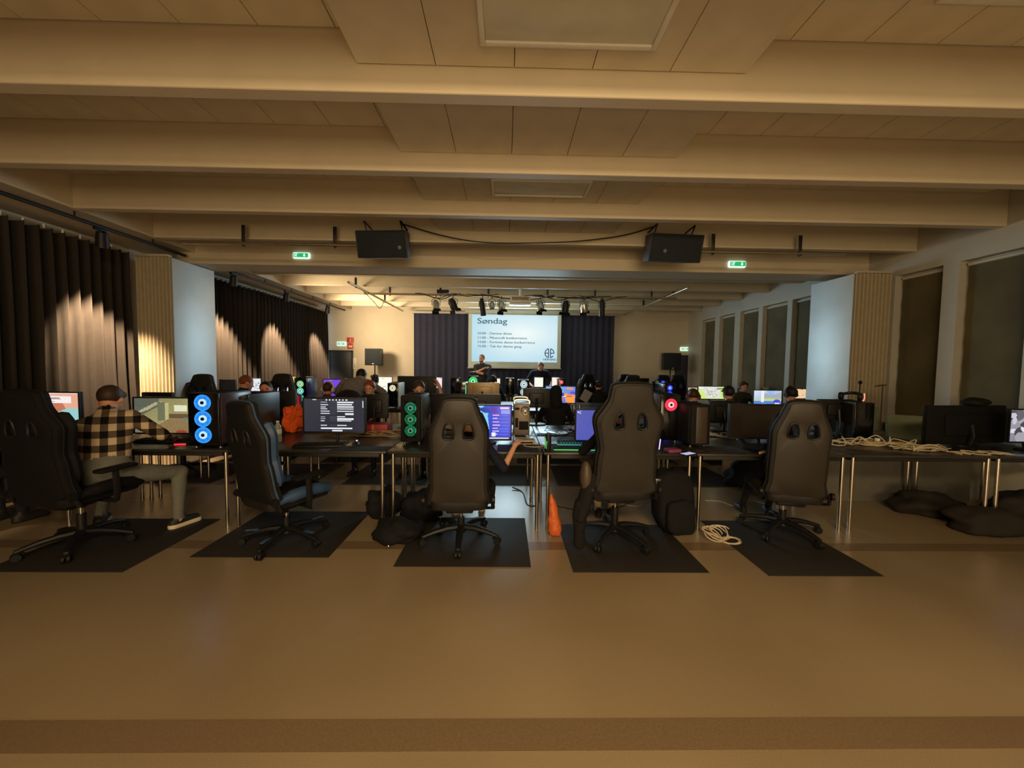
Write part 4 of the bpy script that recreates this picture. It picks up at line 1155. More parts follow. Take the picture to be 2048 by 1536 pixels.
def pl(name, c1, c2, c3, sc):
    m = mat(name, c1, .85, spec=.2); nt = m.node_tree; bs = nt.nodes['Principled BSDF']
    tc = nt.nodes.new('ShaderNodeTexCoord'); sp = nt.nodes.new('ShaderNodeSeparateXYZ'); nt.links.new(tc.outputs['Object'], sp.inputs[0])
    out = []
    for ax, off in (('X', .13), ('Z', .3)):
        a = nt.nodes.new('ShaderNodeMath'); a.operation = 'MULTIPLY'; a.inputs[1].default_value = sc
        nt.links.new(sp.outputs[ax], a.inputs[0])
        if ax == 'X':
            a2 = nt.nodes.new('ShaderNodeMath'); a2.operation = 'MULTIPLY_ADD'; a2.inputs[1].default_value = sc*.55
            nt.links.new(sp.outputs['Y'], a2.inputs[0]); nt.links.new(a.outputs[0], a2.inputs[2]); a = a2
        p = nt.nodes.new('ShaderNodeMath'); p.operation = 'PINGPONG'; p.inputs[1].default_value = 1.0; nt.links.new(a.outputs[0], p.inputs[0])
        g = nt.nodes.new('ShaderNodeMath'); g.operation = 'GREATER_THAN'; g.inputs[1].default_value = .5; nt.links.new(p.outputs[0], g.inputs[0]); out.append(g)
    s = nt.nodes.new('ShaderNodeMath'); s.operation = 'ADD'; nt.links.new(out[0].outputs[0], s.inputs[0]); nt.links.new(out[1].outputs[0], s.inputs[1])
    hv = nt.nodes.new('ShaderNodeMath'); hv.operation = 'MULTIPLY'; hv.inputs[1].default_value = .5; nt.links.new(s.outputs[0], hv.inputs[0])
    r = nt.nodes.new('ShaderNodeValToRGB'); r.color_ramp.interpolation = 'CONSTANT'; e = r.color_ramp.elements
    e[0].position = 0; e[0].color = lin(c1)+(1,); e[1].position = .25; e[1].color = lin(c2)+(1,)
    n = e.new(.75); n.color = lin(c3)+(1,)
    nt.links.new(hv.outputs[0], r.inputs['Fac']); nt.links.new(r.outputs['Color'], bs.inputs['Base Color'])
    return m
# ------------------------------------------------------------------ table rows
JX = [-4.98, -3.87, -2.46, -1.06, .35, 1.75, 3.18, 4.56, 5.42]
names = ['by the left curtain', 'behind the plaid shirt', 'behind the blue trimmed chair', 'left of the green lit tower gap', 'under the blue portrait screen', 'under the switched-off wide screen', 'heaped with cream cables', 'at the right end']
for i in range(8):
    table(JX[i], JX[i+1], 3.337, 4.115, 'black table with chrome legs in the front row '+names[i], 'front row tables, camera side')
    if i < 7: table(JX[i], JX[i+1], 4.125, 4.9, 'black table backed against the front row table '+names[i], 'front row tables, far side')
R2, R3 = 6.5, 9.45
ORD = ['first', 'second', 'third', 'fourth', 'fifth', 'sixth', 'seventh']
for i in range(7):
    table(-5.02+1.43*i, -5.02+1.43*(i+1), R2, R2+.78, 'black middle row table, camera side, %s from the left curtain' % ORD[i], 'middle row tables')
    table(-5.02+1.43*i, -5.02+1.43*(i+1), R2+.79, R2+1.57, 'black middle row table, stage side, %s from the left curtain' % ORD[i], 'middle row tables')
for i in range(6):
    table(-4.2+1.43*i, -4.2+1.43*(i+1), R3, R3+.78, 'black table in the row before the stage, %s from the left' % ORD[i], 'last row tables')
def matpx(fl, fr, ry, label, rz=0):
    a = onz(*fl); c = onz(*fr); y0 = (a.y+c.y)/2; y1 = onz(1010, ry).y
    return chair_mat(a.x, c.x, y0, y1, label, rz)
matpx((-30, 1140), (236, 1150), 1042, 'dark floor mat under the black chair at the left edge')
matpx((382, 1113), (655, 1118), 1026, 'dark floor mat under the blue trimmed chair')
matpx((787, 1133), (1062, 1136), 1037, 'dark floor mat under the middle chair by the bags')
matpx((1148, 1150), (1415, 1142), 1049, 'dark floor mat under the tall charcoal chair')
matpx((1535, 1150), (1773, 1156), 1040, 'dark floor mat under the rightmost front chair')
for i, (x, lab) in enumerate(((-4.15, 'left of the chrome legs'), (-2.9, 'behind the blue fan tower'), (-1.5, 'behind the menu screen'), (-.15, 'behind the middle chair'), (1.2, 'behind the tall charcoal chair'), (2.5, 'behind the switched-off wide screen'))):
    chair_mat(x-.52, x+.52, 4.62, 5.55, 'dark floor mat beyond the front row, '+lab)
for i in range(6):
    chair_mat(-4.3+1.5*i, -3.3+1.5*i, 5.68, 6.6, 'dark floor mat before the middle row of tables, %s from the left' % ORD[i], group='floor mats before the middle row')

# ------------------------------------------------------------------ front chairs
c4 = onz(1228, 1078); c3 = onz(922, 1080); c5 = onz(1563, 1066); c2 = onz(574, 1082); c1 = onz(140, 1092)
ch4 = gaming_chair('tall charcoal gaming chair with winged back and black belt slots', (c4.x, c4.y, .006), .03, height=.45, recline=.13, H=.9, W=1.0, style='wing', spread=-1.02, arms=False)
ch3 = gaming_chair('dark brown-black gaming chair in the middle with two bright belt slots', (c3.x, c3.y, .006), .04, height=.37, recline=.13, H=.86, W=1.0, style='slim', spread=-1.57, arms=False, back=mat('brown_back_cover', (46, 41, 38), .5, vary=.1))
ch5 = gaming_chair('dark brown gaming chair, rightmost of the front row', (c5.x, c5.y, .006), -.3, height=.38, recline=.13, H=.84, W=.95, style='slim', spread=-1.0, arms=False, back=mat('umber_back_cover', (42, 36, 30), .5, vary=.1))
ch2 = gaming_chair('black gaming chair with slate blue side bolsters turned sideways', (c2.x, c2.y, .006), -.48, accent=BLUE_L, back=BLK2, height=.38, recline=.16, H=.8, W=.9, spread=.1)
ch1 = gaming_chair('black gaming chair in deep shade at the left edge', (c1.x+.1, c1.y, .006), -.12, body=BLK2, back=BLK2, height=.43, recline=.12, H=.82, W=1.02, spread=.4)  # deep shade put into the colour: matt black body and back

# ------------------------------------------------------------------ helpers that size things from where they stand
def monpx(label, pl_, pr, pt, pb, Y, img=None, s=1.0, rz=0, zmin=.035, **kw):
    a = at(pl_, pt, Y); c = at(pr, pb, Y); w = abs(c.x-a.x)/max(.5, abs(math.cos(rz))); h = a.z-c.z; z0 = c.z-TH
    if z0 < zmin: h -= (zmin-z0)*0; z0 = zmin; h = max(.2, a.z-TH-zmin)
    return monitor(label, (a.x+c.x)/2, Y, w, h, z0, rz, img, s, **kw)
def backpx(label, pl_, pr, pt, Y, ratio=.56, tilt=0, glowc=(150, 170, 190), **kw):
    """monitor seen from behind: screen toward +Y"""
    a = at(pl_, pt, Y); c = at(pr, pt, Y); w = c.x-a.x; h = w*ratio; z0 = max(.05, a.z-TH-h); h = a.z-TH-z0
    return monitor(label, (a.x+c.x)/2, Y, w, h, z0, PI+tilt, np.full((4, 6, 3), glowc, float), .8, **kw)

# screen pictures --------------------------------------------------
def pic_menu():
    im = speck(P_grad(72, 128, (52, 54, 62), (40, 42, 56), .6), 4, 1)
    for i in range(7): rect(im, .36+i*.055, .02, .385+i*.055, .05, (225, 228, 235))
    rect(im, .14, .02, .2, .035, (200, 205, 215))
    rows = [(.1, .55, .82, .78), (.17, .55, .8, 0), (.24, .55, .82, 0), (.3, .55, .82, 0), (.37, .55, .82, 0), (.44, .68, .82, 1), (.54, .55, .68, 0), (.6, .55, .82, 1), (.66, .55, .78, 0), (.8, .55, .7, 0)]
    r = np.random.RandomState(3)
    for y, x0, x1, k in rows:
        rect(im, .27, y-.005, .27+r.uniform(.06, .16), y+.018, (215, 218, 226))
        rect(im, .42, y-.01, .54, y+.025, (64, 66, 76))
        rect(im, x0, y-.012, x1, y+.02 if k != 1 else y+.04, (232, 234, 240))
    rect(im, .27, .87, .8, .91, (240, 242, 246)); rect(im, .46, .945, .63, .985, (235, 238, 242)); rect(im, .97, .05, .985, .26, (220, 222, 230))
    return im
def pic_room():
    im = P_grad(72, 120, (126, 122, 84), (168, 158, 104), .9)
    poly(im, [(0, 0), (.45, 0), (.42, .25), (0, .6)], (92, 96, 84))
    for i in range(6): poly(im, [(.05+i*.06, .38-i*.05), (.25+i*.05, .3-i*.045), (.25+i*.05, .34-i*.045), (.05+i*.06, .44-i*.05)], (176, 170, 128))
    poly(im, [(.42, .1), (.62, .12), (.62, .62), (.42, .66)], (110, 112, 86)); poly(im, [(.55, .12), (.62, .12), (.62, .66), (.55, .64)], (190, 180, 120))
    rect(im, .68, .16, .98, .42, (150, 146, 92)); rect(im, .72, .2, .95, .38, (226, 224, 196))
    rect(im, .62, .45, 1, .58, (104, 84, 60)); poly(im, [(.3, .9), (.6, .6), (1, .6), (1, 1), (.3, 1)], (140, 116, 78))
    poly(im, [(0, .7), (.3, .62), (.35, 1), (0, 1)], (120, 114, 92)); disc(im, .3, .92, .14, .07, (190, 176, 112)); rect(im, .88, .55, .97, .7, (120, 124, 100)); disc(im, .84, .97, .1, .05, (150, 60, 44))
    return speck(im, 12, 2)
def pic_cards():
    im = P_grad(60, 100, (236, 190, 168), (230, 170, 140), .3)
    rect(im, 0, 0, 1, .02, (255, 236, 232)); poly(im, [(.3, .06), (.7, .12), (.85, .6), (.75, .7), (.35, .35)], (196, 120, 90))
    disc(im, .9, .85, .35, .45, (150, 206, 206)); rect(im, .13, .08, .88, .27, (250, 238, 238))
    for x0, x1, y in ((.18, .7, .12), (.2, .72, .15), (.48, .62, .21)): rect(im, x0, y, x1, y+.025, (170, 150, 156))
    disc(im, .42, .72, .2, .3, (240, 226, 220)); return speck(im, 5, 3)
def pic_blue():
    im = P_grad(84, 120, (60, 140, 236), (24, 40, 190), .2)
    for p in ([(.05, .0), (.5, 0), (.28, .4), (.1, .5)], [(.3, .2), (.62, .1), (.5, .5)]): poly(im, p, (160, 222, 255))
    poly(im, [(.2, .45), (.55, .1), (.6, .7), (.3, .95)], (130, 212, 250)); 
    for i in range(6): poly(im, [(.28+i*.05, .62), (.32+i*.06, .95), (.26+i*.05, 1)], (30, 70, 170)); poly(im, [(.4+i*.04, .02), (.55+i*.02, .24), (.42+i*.03, .14)], (26, 60, 160))
    rect(im, .62, 0, 1, 1, (40, 60, 205)); rect(im, .64, .02, .74, .2, (70, 30, 170)); rect(im, .8, .03, .97, .1, (236, 200, 230)); rect(im, .82, .12, .98, .24, (120, 150, 235))
    for i, (y, w) in enumerate(((.26, .3), (.36, .22), (.46, .3), (.56, .34), (.66, .25), (.74, .3), (.83, .22))): rect(im, .66, y, .66+w*.4, y+.035, (190, 196, 250) if i % 2 else (228, 160, 220)); rect(im, .66+w*.5, y+.01, .97, y+.05, (60, 96, 230))
    rect(im, 0, .94, 1, 1, (26, 30, 60)); rect(im, .6, .95, .97, .985, (220, 224, 240)); rect(im, .64, .8, .72, .92, (240, 240, 255))
    return speck(im, 8, 4)
def pic_plainblue():
    im = P_grad(40, 60, (86, 92, 176), (84, 90, 184), .3)
    for x, y in ((.02, .04), (.06, .03), (.03, .08), (.06, .1)): rect(im, x, y, x+.03, y+.025, (220, 224, 250))
    return speck(im, 4, 5)
def pic_shop():
    im = P_grad(44, 56, (120, 180, 236), (90, 120, 220), .8)
    r = np.random.RandomState(8); cs = [(250, 140, 60), (236, 90, 70), (250, 200, 110), (110, 60, 190), (140, 210, 250), (200, 230, 150), (250, 250, 240)]
    for i in range(26):
        x, y = r.uniform(0, .9), r.uniform(0, .9); poly(im, [(x, y), (x+.2, y+.03), (x+.18, y+.16), (x-.02, y+.12)], cs[i % 7])
    rect(im, .68, .5, .98, .95, (250, 150, 70)); rect(im, .72, .56, .9, .62, (120, 60, 40)); rect(im, .3, .38, .62, .6, (90, 50, 170))
    return im
def pic_map():
    im = P_grad(36, 60, (206, 232, 120), (190, 220, 130), .4); poly(im, [(0, 0), (.75, 0), (.85, .9), (.35, .95), (.2, .4)], (214, 214, 204))
    r = np.random.RandomState(11)
    for i in range(36): x, y = r.uniform(.3, .75), r.uniform(.1, .8); rect(im, x, y, x+.05, y+.06, (150, 150, 146) if i % 3 else (240, 240, 236))
    rect(im, 0, .04, .2, .16, (230, 230, 226)); rect(im, .68, .1, .95, .22, (120, 124, 130)); return im
def pic_pool():
    im = P_grad(44, 64, (210, 222, 236), (150, 170, 196), .9); poly(im, [(.35, .15), (.75, .25), (1, .1), (1, .55), (.35, .6)], (160, 168, 176)); poly(im, [(.45, .0), (.75, .0), (.72, .2), (.5, .25)], (150, 180, 236))
    poly(im, [(0, .6), (.6, .5), (1, .55), (1, .65), (0, .72)], (190, 204, 120)); rect(im, 0, .68, 1, 1, (84, 128, 220)); rect(im, .26, 0, .38, .74, (226, 230, 232))
    disc(im, .84, .72, .12, .16, (76, 76, 196)); rect(im, .76, .8, .94, 1, (228, 230, 240)); rect(im, .28, .86, .46, .97, (210, 216, 240)); return im
def pic_list(c0, c1, seed, n=20):
    im = P_grad(36, 52, c0, c0, 0); r = np.random.RandomState(seed)
    for i in range(n): x, y = r.uniform(0, .75), r.uniform(0, .92); rect(im, x, y, x+r.uniform(.05, .3), y+.04, c1)
    return im
def pic_grey():
    im = P_grad(44, 60, (176, 172, 184), (120, 116, 130), .8); r = np.random.RandomState(5)
    for i in range(18): x, y = r.uniform(0, .9), r.uniform(0, .9); disc(im, x, y, r.uniform(.04, .15), r.uniform(.05, .2), tuple(np.array((1, .98, 1.04))*r.uniform(70, 236)))
    return np.clip(im, 0, 255)

# ------------------------------------------------------------------ front row, camera side
monpx('wide screen with a pale pop-up box on a peach picture, left edge', 30, 160, 785, 862, 3.72, pic_cards(), 1.0)
monpx('screen showing a dim green room picture beside the blue fan tower', 268, 381, 796, 866, 3.8, pic_room(), 1.0)
BLUEF = (40, 140, 240)
q = onz(411, 897, TH); 
pc_tower('black tower with three big glowing blue fans at the front table', q.x, q.y, .27, .44, .5, .03, fans=[(.415, .066, BLUEF, 1.3), (.27, .066, BLUEF, 1.3), (.125, .066, BLUEF, 1.3)], side=mat('plum_side', (64, 42, 52), .25, vary=.2))
q = onz(521, 880, TH)
pc_tower('dark grey tower with a thin orange light strip behind the blue trimmed chair', at(500, 850, 3.72).x-.1, 3.72, .2, .5, .46, 0, case=mat('graphite_case', (54, 60, 58), .4, vary=.12), strip=(.085, .34, .13, (255, 110, 60), 1.8), side=mat('graphite_side', (50, 58, 58), .35, vary=.1))
monpx('curved screen with a dark settings menu of white bars', 608, 729, 797, 864, 3.66, pic_menu(), 1.0)
q = onz(822, 888, TH)
pc_tower('black tower with three green speckled fans behind a perforated front', q.x, q.y, .2, .42, .475, .02, fans=[(.355, .05, (20, 190, 130), 1.1), (.245, .05, (20, 190, 110), 1.1), (.135, .05, (20, 190, 120), 1.1)], mesh=True, side=mat('slate_side', (72, 80, 82), .3, vary=.1))
monpx('blue wallpaper screen half hidden by the middle chair', 915, 1021, 811, 880, 3.76, pic_blue(), 1.0)
monpx('plain periwinkle blue screen behind the tall charcoal chair', 1153, 1262, 820, 884, 3.75, pic_plainblue(), 1.0)
# old aluminium tower, rear side toward us
ALU = mat('weathered_aluminium', (122, 110, 98), .5, metal=.4, vary=.18, vscale=14)
a0 = at(1043, 880, 4.0)
t = thing('computer_tower', 'silver handled tower with its back panel toward us beside the blue screen', 'computer', (a0.x, 4.0, TH))
b = MB(); b.box((0, .2, .2), (.17, .42, .34), bev=.012); b.obj('case', ALU, t)
for yy in (.02, .38):
    for z0, z1 in ((.36, .41), (.035, .0)):
        b = MB(); b.tube(catmull([(-.075, yy, z0), (-.07, yy, z1), (.07, yy, z1), (.075, yy, z0)], 4), .012, 6); b.obj('handle', mat('bright_aluminium', (205, 215, 215), .3, metal=.8, vary=.05), t)
b = MB(); b.tube([(.035+.042*math.cos(u), -.016, .3+.042*math.sin(u)) for u in np.linspace(0, 2*PI, 19)[:-1]], .006, 5, closed=True)
for k in range(4): b.tube([(.035+.042*math.cos(k*PI/2), -.015, .3+.042*math.sin(k*PI/2)), (.035, -.016, .3)], .003, 4)
b.cyl((.035, -.01, .3), (.035, -.02, .3), .013); b.obj('exhaust_fan', STEEL, t)
b = MB(); b.box((-.05, -.013, .32), (.045, .008, .025)); b.obj('power_socket', BLK2, t)
b = MB(); b.box((.02, -.013, .14), (.1, .008, .09), bev=.004); b.obj('slot_cover', BLK2, t)
b = MB(); b.box((-.055, -.013, .17), (.03, .008, .1)); b.obj('port_block', BLK2, t)
# red ring fan tower right of the tall chair
q = at(1338, 885, 3.85)
pc_tower('black tower with one round red-lit fan right of the tall charcoal chair', q.x, 3.85, .21, .42, .5, .0, fans=[(.395, .058, (255, 50, 80), 1.4)], side=mat('dull_side', (58, 58, 62), .3, vary=.1))
q = at(1404, 893, 3.62)
t = pc_tower('large plain black tower with a brown front between red fan and switched-off screen', q.x-.03, 3.62, .2, .46, .42, .05, mesh=True, side=BLK)
b = MB(); b.box((.005, -.02, .22), (.115, .02, .36), bev=.01); b.obj('front_door', mat('brown_black_door', (60, 50, 42), .45, vary=.1), t)
monpx('wide switched-off screen with a brownish sheen', 1462, 1592, 810, 876, 3.72, None, dark=mat('off_panel_reflection', (38, 30, 24), .35, vary=.15))  # brownish reflection put into the panel colour
backpx('switched-off screen with dark stand behind the rightmost front chair', 1636, 1700, 800, 4.3)
q = at(1725, 866, 4.05)
pc_tower('bluish black tower under the headset with a glowing ring', q.x, 4.05, .2, .42, .42, -.12, case=mat('blue_black_case', (30, 38, 46), .4, vary=.1), side=BLK2)
headset('black headset with one glowing salmon ring lying on the tower', (q.x+.02, 4.24, TH+.475), -.95, tilt=-1.25)
b = MB(); b.tube([(0, .043*math.sin(u), .043*math.cos(u)) for u in np.linspace(.5, 3.6, 14)], .006, 6); o = b.obj('glow_ring', glow((255, 150, 120), 1.2), [x for x in COL.objects if x.name.startswith('headset')][-1], loc=(.112, 0, 0))
monpx('bright grey picture on a screen at the right edge', 2022, 2120, 820, 884, 3.6, pic_grey(), 1.0)
t = monpx('big black screen back with a small highlight at the right', 1838, 2010, 812, 900, 3.85, None, back=BLK2, rz=PI+.12)
b = MB(); b.box((0, 0, 0), (.05, .006, .012), rot=RY(-.6)); tag(b.obj('highlight_slash', CHROME, loc=at(1899, 838, 3.795)), 'shiny strip added as a highlight on the big black screen back', 'clip')  # highlight on the screen back, put in as a small chrome strip
lump('dark_cap', 'dark soft cap lying on top of the big black screen', 'cap', at(1950, 812, 3.85)+Vector((0, 0, .005)), (.12, .09, .05), BLK2, 3)

# keyboards, mice, cans, small things
keyboard('black keyboard with purple keys in front of the menu screen', onz(640, 893, TH), .12, None)
keyboard('keyboard with cyan key light and green edge glow', onz(1150, 892, TH)+Vector((.05, .06, .005)), 0, (70, 200, 190), 1.0)
keyboard('dim keyboard in front of the green room screen', onz(325, 884, TH), 0, None)
b = MB(); b.box((0, 0, .01), (.11, .05, .018), bev=.006); o = thing('light_bar', 'small red light bar on the front table beside the blue fan tower', 'lamp', onz(364, 890, TH), .1); b.obj('housing', BLK, o)
b = MB(); b.box((0, -.026, .011), (.1, .006, .014), bev=.003); b.obj('red_strip', glow((255, 50, 60), 1.5), o)
PADM = mat('mouse_pad_cloth', (32, 34, 36), .85, vary=.1)
def pad(l, r, y, label, d=.28):
    a = onz(l, y, TH); c = onz(r, y, TH); b = MB(); b.box((0, 0, .0025), (c.x-a.x, d, .004), bev=.0015); tag(b.obj('mouse_pad', PADM, loc=((a.x+c.x)/2, a.y+d/2, TH)), label, 'mouse pad')
pad(994, 1078, 903, 'dark mouse pad under the reaching hand'); pad(655, 770, 903, 'dark mouse pad in front of the menu screen', .22); pad(1420, 1500, 905, 'dark mouse pad in front of the switched-off screen')
mouse('mouse with a white light on the pad under the menu screen', onz(712, 891, TH)+Vector((0, 0, .005)), .1, (255, 250, 240))
hand3 = onz(1036, 900, TH)
mouse('mouse under the reaching hand on the dark pad', hand3+Vector((0, 0, .005)), -.4)
o = thing('lit_desk_pad', 'dark desk pad with a glowing green front edge under the cyan keyboard', 'mouse pad', onz(1150, 900, TH)+Vector((.05, .12, 0)), 0)
b = MB(); b.box((0, 0, .0025), (.5, .27, .004), bev=.0015); b.obj('pad', PADM, o)
b = MB(); b.box((0, -.136, .004), (.5, .005, .006), bev=.002); b.obj('green_edge', glow((90, 240, 110), 1.1), o)
can('black can with green claw-like marks beside the green keyboard glow', onz(1096, 903, TH), glow((110, 230, 120), .5))  # printed green marks given a glow of their own
b = MB(); b.box((0, 0, .005), (.15, .075, .008), bev=.003); o = thing('phone', 'phone with a lit pale screen lying at the table edge', 'phone', onz(1376, 909, TH), .5); b.obj('phone_body', BLK, o)
b = MB(); b.box((0, 0, .0096), (.135, .066, .001)); b.obj('phone_screen', glow((190, 195, 225), .9), o)
PETM = mat('clear_bottle', (150, 160, 130), .15, vary=.1)
bottle('clear water bottle beside the dark grey tower', onz(556, 884, TH), .21, .034, PETM)
bottle('small clear bottle on the middle row near the rainbow slide', at(966, 813, 6.75).xy.to_3d()+Vector((0, 0, TH)), .22, .032, PETM)
# white hub and its lead
t = thing('network_hub', 'pale grey network box with a cable loop beside the silver tower', 'hub', onz(1049, 889, TH), .08)
b = MB(); b.box((0, .03, .025), (.21, .12, .045), bev=.012); b.obj('box', mat('beige_plastic', (172, 156, 134), .5, vary=.06), t)
b = MB(); b.box((0, -.032, .025), (.16, .004, .014)); b.obj('port_row', BLK2, t)
q = onz(1058, 893, TH)
cab([q+Vector((.05+.1*math.cos(u), .02+.07*math.sin(u), .006)) for u in np.linspace(.4, 6.2, 9)], .004, 'grey cable loop lying in front of the network box', m=CABLE_W)
q = onz(1322, 908, TH)
t = thing('light_stick', 'slim stand with a violet light strip on the table edge', 'lamp', (q.x, q.y+.06, TH), 0)
b = MB(); b.cyl((0, 0, 0), (0, 0, .01), .04); b.tube([(0, 0, .01), (.012, 0, .13)], .008, 8); b.obj('stand', BLK, t)
b = MB(); b.tube([(0.002, -.01, .03), (.012, -.01, .125)], .005, 6); b.obj('violet_strip', glow((200, 180, 255), 1.6), t)
b = MB(); b.box((0, 0, .02), (.13, .09, .035), bev=.012); tag(b.obj('headphone_case', mat('pinkish_case', (120, 50, 84), .5, vary=.1), loc=onz(1345, 905, TH), rz=.2), 'small pink case beside the violet light stick', 'case')
# orange crumpled cloth, red box
ORG = cloth('orange', (226, 92, 40), .12)
oq = at(588, 862, 4.25)
t = thing('orange_jacket', 'crumpled orange jacket heaped on the table behind the water bottle', 'jacket', (oq.x, 4.25, TH))
lump('jacket_body', None, None, (0, 0, 0), (.11, .1, .17), ORG, 5, .5, 1.7, fold=.12, nu=40, nv=26).parent = t
o = lump('jacket_sleeve', None, None, (.09, 0, .15), (.15, .05, .05), ORG, 8, .4, 2.0, flat=False, fold=.1); o.parent = t; o.rotation_euler = (0, -.15, .3)
lump('jacket_collar', None, None, (-.03, -.02, .19), (.06, .06, .05), ORG, 9, .4, 2.0, flat=False, fold=.1).parent = t
t = thing('carton', 'flat red carton under the black screen back near the menu screen', 'box', at(752, 862, 4.3).xy.to_3d()+Vector((0, 0, TH)), 0)
b = MB(); b.box((0, 0, .05), (.32, .2, .1), bev=.004); b.obj('box_body', mat('red_card', (150, 34, 38), .5, vary=.1), t)
b = MB(); b.box((0, -.1, .05), (.03, .004, .1)); b.obj('tape', mat('tan_tape', (170, 120, 90), .4), t)

# ------------------------------------------------------------------ front row, far side: backs of screens
backpx('broad black screen back with a red under-glow behind the grey tower', 425, 592, 783, 4.62, .5, glowc=(230, 40, 50))
monpx('red-lit screen edge behind the dark grey tower', 556, 600, 790, 832, 4.8, pic_list((150, 20, 34), (250, 110, 110), 4, 8), 1.0)
backpx('black screen back in front of the peeking child', 731, 775, 790, 4.5, 1.0)
t = backpx('black screen back with a round maker badge in the centre', 864, 1000, 789, 4.55, .42)
lg = at(953, 797, 4.55); bb = MB(); lx = t.location.x-lg.x
b = MB(); b.tube([(lx+.034*math.cos(u), .062, lg.z-TH+.026*math.sin(u)) for u in np.linspace(0, 2*PI, 25)[:-1]], .003, 5, closed=True); b.obj('badge_ring', STEEL, t)
text_mesh('DELL', .026, 'badge_text', STEEL, t, (lx, .061, lg.z-TH-.009), (PI/2, 0, PI), 'CENTER', .0008, .0006)
backpx('flat black screen back left of the dark hooded person', 1048, 1098, 778, 4.95, .7)
backpx('dark brown screen back in front of the capped player', 1418, 1468, 803, 4.6, .8)
backpx('black screen back near the headset wearer at right', 1598, 1652, 806, 4.7, .8)
backpx('dark screen back low behind the left plaid shirt', 290, 346, 786, 4.7, .7)
q = at(1422, 880, 4.4)
# grey panel standing under the right tables
b = MB(); b.box((0, 0, .3), (2.2, .02, .6), bev=.004); t = thing('modesty_screen', 'low grey board standing on the floor under the cable table', 'board', (4.25, 4.16, 0)); b.obj('board', mat('grey_board', (104, 100, 92), .5, vary=.1), t)
b = MB(); 
for sx in (-.9, .9): b.box((sx, 0, .012), (.04, .26, .024), bev=.005)
b.obj('feet', BLK, t)

# ------------------------------------------------------------------ cables
def tangle(cx, cy, rx, ry, n, label, group, m=CABLE_W, r=.0035, seed=0, z=TH, lift=.05, L=9):
    R = random.Random(seed)
    for i in range(n):
        a = R.uniform(0, 6.3); p = []
        for k in range(L):
            a += R.uniform(-1.1, 1.1)+.35
            rr = R.uniform(.3, 1)
            p.append((cx+rx*rr*math.cos(a), cy+ry*rr*math.sin(a), z+r+.003+lift*abs(R.gauss(0, .45))*(k % 2)))
        cab(p, r, label, m, group=group, n=5, k=5)
def run(x0, x1, y, n, label, group, m=CABLE_W, r=.004, seed=0, amp=.09, z=TH, lift=.05):
    R = random.Random(seed)
    for i in range(n):
        k = 9; yy = y+R.uniform(-amp, amp)
        p = [(x0+(x1-x0)*j/(k-1)+R.uniform(-.04, .04), yy+R.uniform(-.06, .06), z+r+.002+abs(R.gauss(0, .5))*lift) for j in range(k)]
        cab(p, r, label, m, group=group, n=5, k=5)
TAN = mat('tan_cable', (150, 126, 92), .5, vary=.08)
run(-1.95, -.95, 4.1, 9, 'tan cable among the leads behind the menu screen', 'cable bundle behind the menu screen', TAN, .005, 1, .14)
tangle(-.85, 4.2, .2, .13, 5, 'looped grey cable left of the green fan tower', 'cable loops by the green fan tower', mat('grey_cable', (120, 112, 104), .5), .004, 2)
run(.45, 1.3, 4.2, 8, 'thin cable crossing the bluish table behind the can', 'cables behind the drink can', CABLE_K, .0035, 3, .16, lift=.09)
tangle(.95, 4.25, .3, .18, 4, 'looped dark cable on the bluish table behind the keyboard', 'cable loops behind the keyboard', CABLE_K, .0035, 4, lift=.1)
run(2.3, 3.0, 4.15, 4, 'cream cable on the table behind the switched-off screen', 'cables behind the switched-off screen', CABLE_W, .0035, 5, .08)
run(3.2, 3.9, 3.78, 7, 'cream cable trailing left from the power strip', 'cream cables left of the power strip', CABLE_W, .005, 6, .12, lift=.07)
tangle(4.12, 3.62, .3, .16, 8, 'cream cable coiled in the heap right of the power strip', 'cream cable heap at the right', CABLE_W, .005, 7, lift=.09, L=12)
run(4.2, 4.75, 3.43, 3, 'cream cable trailing along the table edge at the right', 'cream cables at the right edge', CABLE_W, .005, 8, .03, lift=.02)
a0 = onz(1735, 891, TH); c0 = onz(1805, 890, TH)
t = thing('power_strip', 'long beige power strip among cream cables on the right table', 'power strip', ((a0.x+c0.x)/2, a0.y, TH), -.03)
L = c0.x-a0.x+.1
b = MB(); b.box((0, 0, .022), (L, .06, .042), bev=.008); b.obj('body', mat('beige_strip', (190, 170, 124), .5, vary=.06), t)
for i in range(5):
    b = MB(); b.cyl((-L*.4+i*L*.2, 0, .043), (-L*.4+i*L*.2, 0, .0445), .019, n=14); b.obj('socket', mat('socket_grey', (120, 108, 84), .5), t)
b = MB(); b.box((-L*.2, 0, .06), (.035, .035, .035), bev=.008); b.obj('plug', WHITE, t)
# floor cables
b = MB(); q = onz(1420, 1075); R = random.Random(4)
for j in range(3):
    c = [onz(1425, 1078), onz(1438, 1075), onz(1462, 1084)][j]; rr = [.085, .075, .07][j]
    p = []
    for u in np.linspace(0, 2*PI*3, 40):
        p.append((c.x+rr*math.cos(u)*(1+.15*math.sin(u*1.7+j)), c.y+rr*.8*math.sin(u), .006+.1*(0.5+.5*math.sin(u*.9+j))*(.8 if j < 2 else .15)))
    cab(p, .0055, ('cream cable coil at the foot of a chrome leg', 'second loose cream coil beside the rightmost mat', 'flat cream cable loops on the rightmost mat edge')[j], CABLE_W, k=2)
cab([onz(1110, 1012), onz(1160, 1020), onz(1230, 1017), onz(1300, 990), onz(1335, 1000)], .006, 'black cable on the floor under the tall chair', CABLE_K)
cab([onz(1240, 1008), onz(1280, 1012), onz(1310, 995), onz(1330, 985)], .005, 'cream cable on the floor right of the tall chair', CABLE_W)
